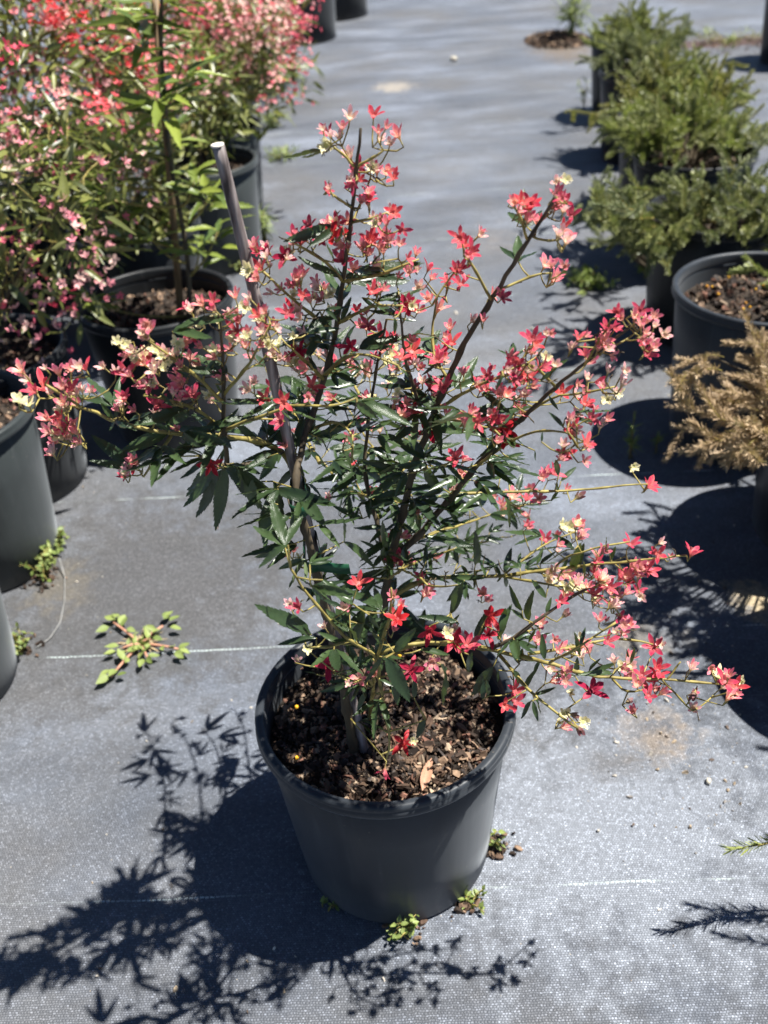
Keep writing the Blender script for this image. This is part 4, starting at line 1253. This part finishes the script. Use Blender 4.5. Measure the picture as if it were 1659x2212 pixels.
bush('yellow-green leafy bush with orange and pink tips in the shaded bark-mix pot', L2[0], L2[1], .28, crown_at(40, 425, L2[1]), (.20, .19, .22), 600, 50, PINKS, 1, nobj=90, leafsize=(.03, .07), fl_per=9, flow_low=-1.0)
bush('dense bush smothered in red-pink flowers in the corner, behind the yellow-green bush', -1.28, 2.45, .28, crown_at(60, 190, 2.45), (.34, .26, .42), 1300, 120, PINKS2, 2, nobj=0, fl_per=16)
bush('pink flowered bush with a drooping coral cluster behind the staked young tree', -1.02, 2.95, .28, crown_at(185, 200, 2.9), (.26, .26, .42), 1200, 90, PINKS, 3, fl_per=18)
bush('small green bush with hardly any flowers between the staked tree and the grey-green pots', L4[0], L4[1], .28, crown_at(290, 400, L4[1]), (.16, .16, .20), 400, 5, PINKS, 4, nobj=70, leafsize=(.04, .075))
bush('dark leafy bush with sparse pink flowers growing in the broad-rimmed grey-green pot', L5[0], L5[1], .28, crown_at(425, 225, L5[1]), (.15, .18, .16), 600, 12, PINKS, 5)
bush('bush covered in small salmon-pink flowers, in the rim-only grey-green pot', L6[0], L6[1], .28, crown_at(500, 115, L6[1]), (.24, .25, .26), 1200, 90, PINKS, 6, fl_per=20, flow_low=-.5)
bush('pale pink bush in the second row beyond the staked tree', -1.1, 3.75, .28, crown_at(290, 70, 3.75), (.34, .3, .34), 1100, 70, PINKS, 7, fl_per=18)
bush('crimson-topped bush overhanging the big black pots', L7[0], L7[1], .30, crown_at(530, -10, 5.55), (.27, .3, .30), 900, 90, REDS, 8, fl_per=20, flow_low=-.7)
bush('farthest red bush of the second row', -1.05, 4.9, .3, crown_at(430, 20, 4.9), (.36, .3, .4), 900, 60, PINKS2, 9, fl_per=18)
bush('pink bush rising behind the salmon-pink one', -0.6, 4.45, .28, crown_at(520, 70, 4.4), (.22, .25, .22), 800, 70, PINKS, 10, fl_per=18, flow_low=-.6)

# the young tree on its brown stake
tree = thing('young_tree', 'young tree with long pointed yellow-green leaves tied to a brown stake', 'tree', (L3[0], L3[1], .275))
sb = G(388, 702, .28); st = YP(330, -60, L3[1] + .02)
g = np.random.default_rng(31)
mb = MB()
tt = np.linspace(0, 1, 24)[:, None]
trunk = (sb + [.018, -.012, -.01]) * (1 - tt) + (st + [.012, -.015, 0]) * tt + np.stack([.012 * np.sin(tt[:, 0] * 7), .01 * np.sin(tt[:, 0] * 9 + 1), 0 * tt[:, 0]], -1)
mb.tube(trunk, np.linspace(.006, .003, 24), 8)
part('trunk', mb, MAT['stem'], tree)
whorls = [(350, 215, 22, .12), (300, 70, 16, .12), (395, 130, 10, .11), (340, 10, 14, .11), (450, 430, 12, .085), (470, 500, 12, .08), (430, 545, 10, .075), (200, 655, 12, .07), (260, 480, 14, .08), (330, 520, 10, .08), (150, 400, 16, .09), (60, 345, 14, .09), (420, 390, 8, .085), (280, 330, 12, .09), (370, 300, 12, .10)]
for u, v, k, L in whorls:
    C = YP(u, v, L3[1] - .03 + g.normal() * .05)
    j = int((np.linalg.norm(trunk - C, axis=1) + np.maximum(0, trunk[:, 2] - C[2] + .05) * 2).argmin())
    A = trunk[j]
    q = np.stack([A, A * .5 + C * .5 + np.array([0, 0, -.03]), C])
    tq = np.linspace(0, 1, 8)[:, None]
    q = (1 - tq) ** 2 * q[0] + 2 * tq * (1 - tq) * q[1] + tq ** 2 * q[2]
    mb = MB(); mb.tube(q, np.linspace(.0035, .0015, 8), 6)
    part('branch', mb, MAT['twig'], tree)
    for i in range(k):
        az = i * 2.4 + g.random()
        dd = nrm(np.array([math.cos(az), math.sin(az), .15 + .5 * g.random()]))
        b = C + np.array([0, 0, 1]) * (g.random() - .7) * .06
        l = L * (.65 + .5 * g.random())
        place('leaf', TL[g.integers(4)], frame(dd, np.array([0, 0, 1.0]) + g.normal(size=3) * .3, b, l), tree)
bs = thing('wooden_stake', 'brown stake standing straight in the pot of the young tree', 'garden stake', (sb[0], sb[1], .28))
mb = MB(); mb.tube(np.stack([sb + [0, 0, -.04], (sb + st) / 2 + [.003, 0, 0], st]), [.0085, .008, .0075], 10)
part('cane', mb, MAT['brown_stake'], bs)
for u0, v0, u1, v1, y, lab in [(278, 545, 305, 620, L4[1] - .12, 'short brown stake slanting out of the pot behind the staked tree'),
                               (213, -40, 222, 110, 2.9, 'thin brown stake showing above the coral flower cluster')]:
    A, B = YP(u1, v1, y), YP(u0, v0, y)
    if A[2] > .3 and lab.startswith('thin'):
        A = A + (A - B) / (B[2] - A[2]) * (A[2] - .27)
    o = thing('wooden_stake', lab, 'garden stake', tuple(A))
    mb = MB(); mb.tube(np.stack([A, (A + B) / 2, B]), [.007, .0068, .0065], 10)
    part('cane', mb, MAT['brown_stake'], o)

# ------------------------------------------------------------------ needle-leaved plants on the right
def shoot_mesh(seed, L=.13, n=130, nl=.017, curve=.25, side=True):
    """one leafy shoot along +Z, dense short needles all round"""
    g = np.random.default_rng(seed)
    mb = MB()
    k = 9
    t = np.linspace(0, 1, k)[:, None]
    q = np.concatenate([curve * L * t ** 2, .05 * L * np.sin(t * 5), L * t], 1)
    mb.tube(q, np.linspace(.0018, .0008, k), 5, 1)
    mats = []
    axes = [(q, L, n)]
    if side:
        for j in range(4):
            i = 2 + g.integers(k - 3)
            az = g.random() * 6.28
            d = nrm([math.cos(az), math.sin(az), .9])
            l2 = L * (.25 + .25 * g.random())
            tq = np.linspace(0, 1, 5)[:, None]
            s = q[i] + d * l2 * tq
            mb.tube(s, np.linspace(.0013, .0007, 5), 4, 1)
            axes.append((s, l2, int(n * l2 / L * 1.2)))
    for s, l, m in axes:
        for i in range(m):
            u = (.08 + .92 * (i + g.random()) / m) * (len(s) - 1)
            a = int(min(u, len(s) - 2)); f = u - a
            p = s[a] * (1 - f) + s[a + 1] * f
            ax = nrm(s[a + 1] - s[a])
            az = i * 2.4 + g.random() * .8
            e1 = nrm(np.cross(ax, [.3, .8, .1])); e2 = np.cross(ax, e1)
            o = math.cos(az) * e1 + math.sin(az) * e2
            d = nrm(o * (1.0 - .45 * (i / m)) + ax * (.55 + .5 * (i / m)) + g.normal(size=3) * .12)
            mats.append(frame(d, ax + g.normal(size=3) * .3, p, nl * (.75 + .5 * g.random())))
    nv = np.array([(0, 0, 0), (-.065, .45, .03), (.065, .45, .03), (-.045, .85, .01), (.045, .85, .01), (0, 1, 0)])
    nf = [(0, 2, 1), (1, 2, 4, 3), (3, 4, 5)]
    mb.scatter(nv, nf, mats)
    return mb.mesh('shoot', [MAT['needle'], MAT['twig']])
SHOOT = [shoot_mesh(300 + i, .14 + .015 * i, 230 + 15 * i, .0165, .12 + .1 * i) for i in range(4)]
def needle_plant(label, x, y, soil, crown, rad, n, mat, seed, extra=(), low=-.2, group='needle-leaved plants in pots', droop=.0, cat='shrub'):
    g = np.random.default_rng(seed)
    t = thing('needle_plant', label, cat, (x, y, soil), group)
    crown, rad = np.asarray(crown, float), np.asarray(rad, float)
    base = np.array([x, y, soil])
    tw = MB()
    spots = []
    for i in range(n):
        d = g.normal(size=3); d[2] = abs(d[2]) * .9 + low * g.random(); d /= np.linalg.norm(d)
        r = (.35 + .65 * g.random()) ** .45
        lob = 1 + .2 * math.sin(d[0] * 5 + seed) * math.sin(d[1] * 4 + seed)
        P = crown + d * rad * r * lob
        spots.append((P, nrm(d * np.array([1.25, 1.25, .9]) + np.array([0, 0, .2 - droop]) + g.normal(size=3) * .3), .60 + .35 * g.random()))
    for (u, v, yy, tu, tv, ty, s) in extra:
        A, B = YP(u, v, yy), YP(tu, tv, ty)
        spots.append((A, nrm(B - A), s * np.linalg.norm(B - A) / .13))
    cols = mat if isinstance(mat, tuple) else (mat,)
    for P, d, s in spots:
        A = P - d * .05 * s
        mid = base * .4 + A * .6 + np.array([0, 0, -.03])
        tq = np.linspace(0, 1, 8)[:, None]
        q = (1 - tq) ** 2 * (base + g.normal(size=3) * .006) + 2 * tq * (1 - tq) * mid + tq ** 2 * P
        tw.tube(q, np.linspace(.0035, .0014, 8), 5)
        m = zframe(d, P - d * .02, s, g.random() * 6.28)
        o = place('shoot', SHOOT[g.integers(4)], m, t)
        o.material_slots[0].link = 'OBJECT'
        o.material_slots[0].material = MAT[cols[g.integers(len(cols))]]
    part('stems', tw, MAT['stem'], t)
    return t
def cr(p, z):
    return (p[0], p[1], z)
needle_plant('dead brown needle plant spreading over the shaded pot', R2[0], R2[1], .28, (R2[0] - .09, R2[1] - .12, .315), (.16, .13, .045), 80, 'needle_brown', 41,
             extra=[(1540, 800, R2[1] - .02, 1440, 795, R2[1] - .05, 1.0), (1540, 770, R2[1], 1462, 765, R2[1], 1.0), (1600, 940, R2[1] - .1, 1575, 1005, R2[1] - .1, 1.0)], low=-.5)
needle_plant('fresh green needle plant at the far side of the orange-pellet pot', R1[0], R1[1], .305, (R1[0] + .13, R1[1] - .04, .325), (.05, .07, .02), 16, ('needle_lime', 'needle'), 42)
needle_plant('sprawling green needle plant reaching out low over the path', R3b[0], R3b[1], .28, (R3b[0] - .02, R3b[1] - .06, .295), (.21, .12, .02), 70, ('needle', 'needle_grey', 'needle'), 43,
             extra=[(1400, 470, 2.3, 1290, 460, 2.2, 1.0), (1420, 420, 2.35, 1350, 405, 2.3, 1.0), (1450, 520, 2.25, 1400, 522, 2.15, 1.0), (1380, 480, 2.3, 1320, 468, 2.2, 1.0)], low=-.3)
needle_plant('tallest bright green needle plant in the grey-rimmed pot', R3[0], R3[1], .28, (R3[0] - .04, R3[1] + .03, .35), (.13, .10, .05), 62, ('needle', 'needle_lime'), 44,
             extra=[(1590, 325, 2.8, 1640, 295, 2.75, 1.0), (1585, 280, 2.85, 1605, 235, 2.85, 1.0)])
needle_plant('yellow-green needle plant between the bright green and the grey-green ones', R4[0], R4[1], .28, (R4[0] + .0, R4[1], .34), (.14, .10, .045), 56, ('needle_yellow', 'needle', 'needle_yellow'), 45,
             extra=[(1310, 240, R4[1] - .1, 1262, 248, R4[1] - .15, 1.0)])
needle_plant('grey-green needle plant, second from the row end', R5[0], R5[1], .28, (R5[0] + .0, R5[1], .33), (.13, .10, .04), 50, ('needle_grey', 'needle'), 46)
needle_plant('needle plant at the row end with a branch drooping over its pot rim', R6[0], R6[1], .28, (R6[0] + .03, R6[1] - .03, .31), (.11, .10, .03), 36, ('needle', 'needle_lime'), 47,
             extra=[(1330, 110, R6[1] - .2, 1270, 88, R6[1] - .22, 1.0)])
# low shoots hanging beside the pots on the path side
needle_plant('low green needle plant hanging down the shaded side of the row', R3b[0] - .02, R3b[1] + .35, .02, (R3b[0] - .19, R3b[1] + .30, .16), (.05, .12, .09), 14, ('needle', 'needle_grey'), 48, low=.2)
# plants just past the frame: their tip and shadows reach into the picture
P1 = G(1432, 2012)
def lift(u, v, S):
    """the point above shadow point S whose picture is nearest to the pixel"""
    z = np.linspace(0, .9, 400)
    Q = np.stack([S[0] + .438 * z, S[1] + .034 * z, z], -1)
    return Q[np.hypot(*(to_px(Q) - [u, v]).T).argmin()]
tipP = lift(1572, 1832, P1)
t = needle_plant('needle plant past the frame, one fresh green tip and its shadow coming in', RN[0], RN[1], .28, (RN[0] + .08, RN[1], .40), (.08, .10, .07), 34, ('needle_lime', 'needle'), 49)
print('tip', tipP, to_px(tipP))
STRAIGHT = shoot_mesh(320, .13, 110, .0165, .02, False)
for sgn in (0, 1):
    B = tipP + np.array([.055, .01, .055]) * sgn
    A = B + np.array([.125, .01, .012])
    L = np.linalg.norm(B - A)
    o = place('shoot', STRAIGHT, zframe(B - A, A, L / .13, 1.0), t)
    o.material_slots[0].link = 'OBJECT'; o.material_slots[0].material = MAT['needle_lime']
    mb = MB(); mb.tube(np.stack([[RN[0], RN[1], .27], [RN[0] - .06, (RN[1] + A[1]) / 2, A[2] + .02], A]), [.003, .0025, .002], 6)
    part('branch', mb, MAT['stem'], t)
for S, z0, sc, dv in ((G(1505, 1968), .42, 1.5, (.16, -.02, .03)), (G(1560, 2030), .46, 1.7, (.15, -.03, .0)), (G(1580, 1995), .40, 1.5, (.16, -.01, .02))):
    B = np.array([S[0] + .438 * z0, S[1] + .034 * z0, z0])
    A = B + np.array(dv)
    o = place('shoot', STRAIGHT, zframe(B - A, A, np.linalg.norm(B - A) / .13, 2.0), t)
    o.material_slots[0].link = 'OBJECT'; o.material_slots[0].material = MAT['needle']
    mb = MB(); mb.tube(np.stack([[RN[0], RN[1], .27], (np.array([RN[0], RN[1], .36]) + A) / 2, A]), [.003, .0025, .002], 6)
    part('branch', mb, MAT['stem'], t)
# bare-stemmed plant in the pot that throws the round shadow
t = thing('bare_plant', 'bare-stemmed plant past the frame whose stick shadows fall on the mat', 'plant', (R0[0], R0[1], .28))
mb = MB()
for S, z0, ang in ((G(1432, 1452), .42, 0), (G(1490, 1368), .50, 1)):
    T = np.array([S[0] + .438 * z0, S[1] + .034 * z0, z0])
    A = np.array([R0[0], R0[1], .27])
    mb.tube(np.stack([A, A * .6 + T * .4 + [0, 0, .03], T]), [.006, .005, .004], 6)
part('stems', mb, MAT['stem'], t)
needle_plant('small needle plant past the frame beside the bare stems', R0[0] + .03, R0[1] - .04, .28, (R0[0] + .04, R0[1] - .06, .36), (.08, .08, .05), 14, 'needle', 50)

# ------------------------------------------------------------------ weeds
OVAL = leaf_mesh('leaf', MAT['leaf_weed'], .55, 5, 0, .12, .2, 0, .1)
OVT = mesh_template(OVAL)
THIN = leaf_mesh('leaf', MAT['leaf_weed'], .14, 4, 0, .3, .2)
THT = mesh_template(THIN)
def weed(label, P, r, h, n, seed, tmpl=OVT, ls=(.007, .013), stem='twig', name='weed', group='small weeds at the feet of the pots', soil=False, upright=False):
    g = np.random.default_rng(seed)
    t = thing(name, label, 'weed', (P[0], P[1], 0), group)
    mb, lf = MB(), []
    for i in range(n):
        az = g.random() * 6.28
        rr = r * math.sqrt(g.random()) * (.3 if upright else 1)
        E = np.array([P[0] + rr * math.cos(az), P[1] + rr * math.sin(az), h * (.25 + .75 * g.random())])
        A = np.array([P[0] + g.normal() * .004, P[1] + g.normal() * .004, 0.001])
        mid = A * .5 + E * .5 + np.array([0, 0, .3 * h])
        q = np.stack([A, mid, E])
        mb.tube(q, [.0011, .0009, .0006], 4)
        for k in range(5 if not upright else 12):
            f = .35 + .65 * g.random()
            p = A * (1 - f) ** 2 + mid * 2 * f * (1 - f) + E * f * f
            dd = nrm(g.normal(size=3) + np.array([0, 0, .5 + upright]))
            lf.append(frame(dd, np.array([0, 0, 1.0]) + g.normal(size=3) * .4, p, ls[0] + (ls[1] - ls[0]) * g.random()))
    part('stems', mb, MAT[stem], t)
    mb = MB(); mb.scatter(*tmpl, lf)
    part('leaves', mb, MAT['leaf_weed'], t, True, True)
    if soil:
        mb = MB()
        mats, cols = [], []
        for i in range(soil):
            s = .002 + .006 * g.random() ** 2
            m = np.eye(4); m[:3, :3] = rand_rot(g) @ np.diag([s, s * .6, s * .4])
            m[:3, 3] = (P[0] + g.normal() * r * .45, P[1] + g.normal() * r * .45, .002 + .003 * g.random())
            mats.append(m); cols.append(CHIP_COL[g.integers(5)] * .9)
        mb.scatter(CHIP_V, CHIP_F, mats, cols)
        part('soil_crumbs', mb, MAT['chips'], t, False, True)
    return t
weed('pale green weed beside the lone pot, clump of brown soil at its root', G(1072, 1830), .022, .030, 6, 1, soil=60)
weed('round-leaved weed close to the sunny foot of the lone pot', G(1012, 1955), .028, .022, 9, 2, soil=30)
weed('yellowish weed in the shadow edge at the foot of the lone pot', G(882, 2015), .028, .035, 11, 3, soil=20)
weed('tiny shaded weed under the dark side of the lone pot', G(705, 1960), .015, .012, 3, 4)
weed('bright green weed clump at the foot of the pot with the thick pale rim', G(100, 1245), .045, .06, 26, 5, ls=(.010, .018), soil=60)
weed('light green sprig above the weed clump by the pale-rimmed pot', G(125, 1190), .030, .055, 14, 6, ls=(.010, .017))
weed('dry yellow weed at the foot of the pot with the loose wire', G(50, 1405), .030, .05, 18, 7, ls=(.008, .014), soil=40)
weed('grassy tuft beside the grey pot under the crimson bush', G(635, 175), .13, .12, 26, 8, THT, (.05, .09))
weed('low tuft by the rim-only grey-green pot', G(590, 275), .07, .07, 18, 9, THT, (.04, .07))
weed('sparse tuft on the mat in front of the broad-rimmed pot', G(600, 345), .09, .04, 20, 10, THT, (.03, .05))
weed('grey-green tuft rubbing the sunny side of the broad-rimmed pot', G(572, 520), .035, .11, 18, 11, THT, (.03, .06))
weed('little weed against the pot of the staked young tree', G(515, 590), .04, .05, 10, 12)
weed('weed patch behind the lower foot of the staked tree pot', G(500, 900), .03, .04, 8, 13)
weed('leafy flat weed with yellowing heart in the path near the needle plants', G(1275, 615), .085, .03, 30, 14, ls=(.018, .034))
weed('dark leafy weed in the shade of the needle plants', G(1395, 600), .05, .10, 12, 15, ls=(.025, .045))
weed('feathery green seedling standing in the shadow of the orange-pellet pot', G(1362, 992), .035, .11, 5, 16, THT, (.018, .030), upright=True)
weed('second feathery seedling leaning beside the taller one', G(1385, 985) + np.array([.035, 0.01, 0]), .05, .06, 3, 17, THT, (.015, .026), upright=True)
heap = G(1205, 88)
t = thing('soil_heap', 'small heap of brown soil and dead roots beside the row end pot', 'soil', tuple(heap))
gg = np.random.default_rng(66)
mats, cols = [], []
for i in range(1500):
    a, rr = gg.random() * 6.28, gg.random() ** .7
    hgt = .05 * (1 - rr) * gg.random() ** .5
    s = .004 + .012 * gg.random() ** 3
    m = np.eye(4); m[:3, :3] = rand_rot(gg) @ np.diag([s, s * .6, s * .4])
    m[:3, 3] = heap + [rr * .20 * math.cos(a), rr * .26 * math.sin(a), hgt + .004]
    mats.append(m); cols.append(CHIP_COL[int(gg.random() ** 1.6 * 6)] * .9)
mb = MB(); mb.scatter(CHIP_V, CHIP_F, mats, cols)
part('crumbs', mb, MAT['chips'], t, False, True)
weed('pale grassy weed growing from the soil heap at the row end', G(1235, 88), .10, .32, 26, 18, THT, (.06, .12), soil=120)
weed('dry weed strip along the soil line at the far side', G(1570, 92), .30, .06, 24, 19, THT, (.03, .05), soil=500)
weed('thin sprigs in front of the row end pot', G(1262, 232), .05, .16, 8, 20, THT, (.02, .04))

# purslane lying flat on the mat
c0 = G(305, 1395)
pur = thing('purslane_weed', 'star-shaped purslane with pink stems and yellow-green leaves flat on the mat', 'weed', tuple(c0))
g = np.random.default_rng(9)
arms = [((245, 1345), [(225, 1357), (250, 1330), (262, 1340), (283, 1360), (240, 1335)]), ((352, 1352), [(365, 1325), (375, 1335), (378, 1355), (340, 1360), (358, 1330)]),
        ((385, 1402), [(395, 1395), (385, 1412), (372, 1395), (398, 1405)]), ((240, 1462), [(225, 1465), (245, 1450), (228, 1452), (262, 1455)]),
        ((265, 1400), [(245, 1395), (238, 1408), (262, 1410)]), ((318, 1420), [(322, 1425), (305, 1430), (332, 1415)]), ((325, 1380), [(340, 1378), (318, 1370)])]
for (tip, leaves) in arms:
    T = G(*tip, .012)
    q = np.stack([c0 + [0, 0, .004], c0 * .5 + T * .5 + [0, 0, .008], T])
    tq = np.linspace(0, 1, 8)[:, None]
    q = (1 - tq) ** 2 * q[0] + 2 * tq * (1 - tq) * q[1] + tq ** 2 * q[2]
    mb = MB(); mb.tube(q, np.linspace(.0028, .0020, 8), 7)
    part('stem', mb, MAT['purslane_stem'], pur)
    for lu, lvv in leaves:
        E = G(lu, lvv, .016)
        B = q[5 + g.integers(3)]
        d = nrm(E - B + g.normal(size=3) * .004)
        place('leaf', OVAL, frame(d, np.array([0, 0, 1.0]) + g.normal(size=3) * .35, E - d * .012, .022 + .007 * g.random()), pur)
    for k in range(4):                                     # smaller leaves nearer the heart
        B = q[1 + g.integers(5)]
        az = g.random() * 6.28
        place('leaf', OVAL, frame([math.cos(az), math.sin(az), .2 + .5 * g.random()], np.array([0, 0, 1.0]) + g.normal(size=3) * .5, B, .014 + .014 * g.random()), pur)
mb = MB(); mats = []
for i in range(60):
    az = g.random() * 6.28; rr = .03 * g.random()
    mats.append(frame([math.cos(az), math.sin(az), .3 * g.random()], [0, 0, 1], c0 + [rr * math.cos(az), rr * math.sin(az), .003 + .006 * g.random()], .012 + .012 * g.random()))
mb.scatter(*THT, mats)
part('dead_leaves', mb, MAT['dead_stem'], pur, True, True)

# ------------------------------------------------------------------ loose wire, fallen leaves, litter
wire = MB()
wp = np.array([G(128, 1205, .02), G(140, 1245, .006), G(139, 1300, .004), G(130, 1345, .004), G(108, 1378, .004), G(80, 1398, .004)])
t = np.linspace(0, 5, 40)
wire.tube(np.stack([np.interp(t, range(6), wp[:, i]) for i in range(3)], -1), .0011, 6)
w = link('loose_wire', wire.mesh('loose_wire', MAT['wire']))
tag(w, 'thin grey wire curving on the mat between the two cut-off grey pots', 'wire')
FALL = leaf_mesh('fallen_leaf', MAT['fallen'], .26, 9, .1, .12, .5, .05)
for u, v, z, du, dv, L, lab in [(912, 1708, SOIL + .014, 14, -60, .050, 'salmon brown fallen leaf lying on the bark mix near the pot rim'),
                                (600, 1445, SOIL + .012, 60, -8, .036, 'pale brown fallen leaf on the bark mix under the front leaves')]:
    B, T = G(u, v, z), G(u + du, v + dv, z + .004)
    o = link('fallen_leaf', FALL)
    o.matrix_basis = Matrix(frame(T - B, [0.2, -.2, 1], B, L).tolist())
    tag(o, lab, 'leaf')
g = np.random.default_rng(4)
mats, cols = [], []
for i in range(420):
    if i < 260:
        u, v = g.random() * 1659, 300 + 1900 * g.random()
    else:
        u, v = 1250 + 350 * g.random() ** .8, 1380 + 420 * g.random()
    P = G(u, v)
    s = (.0009 + .0030 * g.random() ** 4) * (1 + .3 * np.linalg.norm(P))
    m = np.eye(4); m[:3, :3] = rand_rot(g) @ np.diag([s, s * .6, s * .4])
    m[:3, 3] = P + [0, 0, s * .3]
    mats.append(m)
    cols.append(np.array([(.42, .38, .32), (.32, .25, .17), (.12, .09, .07), (.55, .5, .42), (.22, .2, .18)])[g.integers(5)])
mb = MB(); mb.scatter(CHIP_V, CHIP_F, mats, cols)
o = link('ground_litter', mb.mesh('ground_litter', MAT['debris'], False))
o['kind'] = 'stuff'; o['label'] = 'crumbs of soil, grit and dry plant bits on the weed mat'; o['category'] = 'litter'
for u, v, s, lab in [(980, 132, .022, 'single pale stone lying in the middle of the path'), (1530, 1690, .006, 'small yellowish pebble on the open mat beside the lone pot')]:
    P = G(u, v)
    mb = MB(); m = np.eye(4); m[:3, :3] = rand_rot(g) @ np.diag([s, s * .8, s * .6]); m[:3, 3] = P + [0, 0, s * .5]
    mb.scatter(CHIP_V, CHIP_F, [m], [(.5, .46, .38)])
    o = link('pebble', mb.mesh('pebble', MAT['debris'], True))
    tag(o, lab, 'stone')
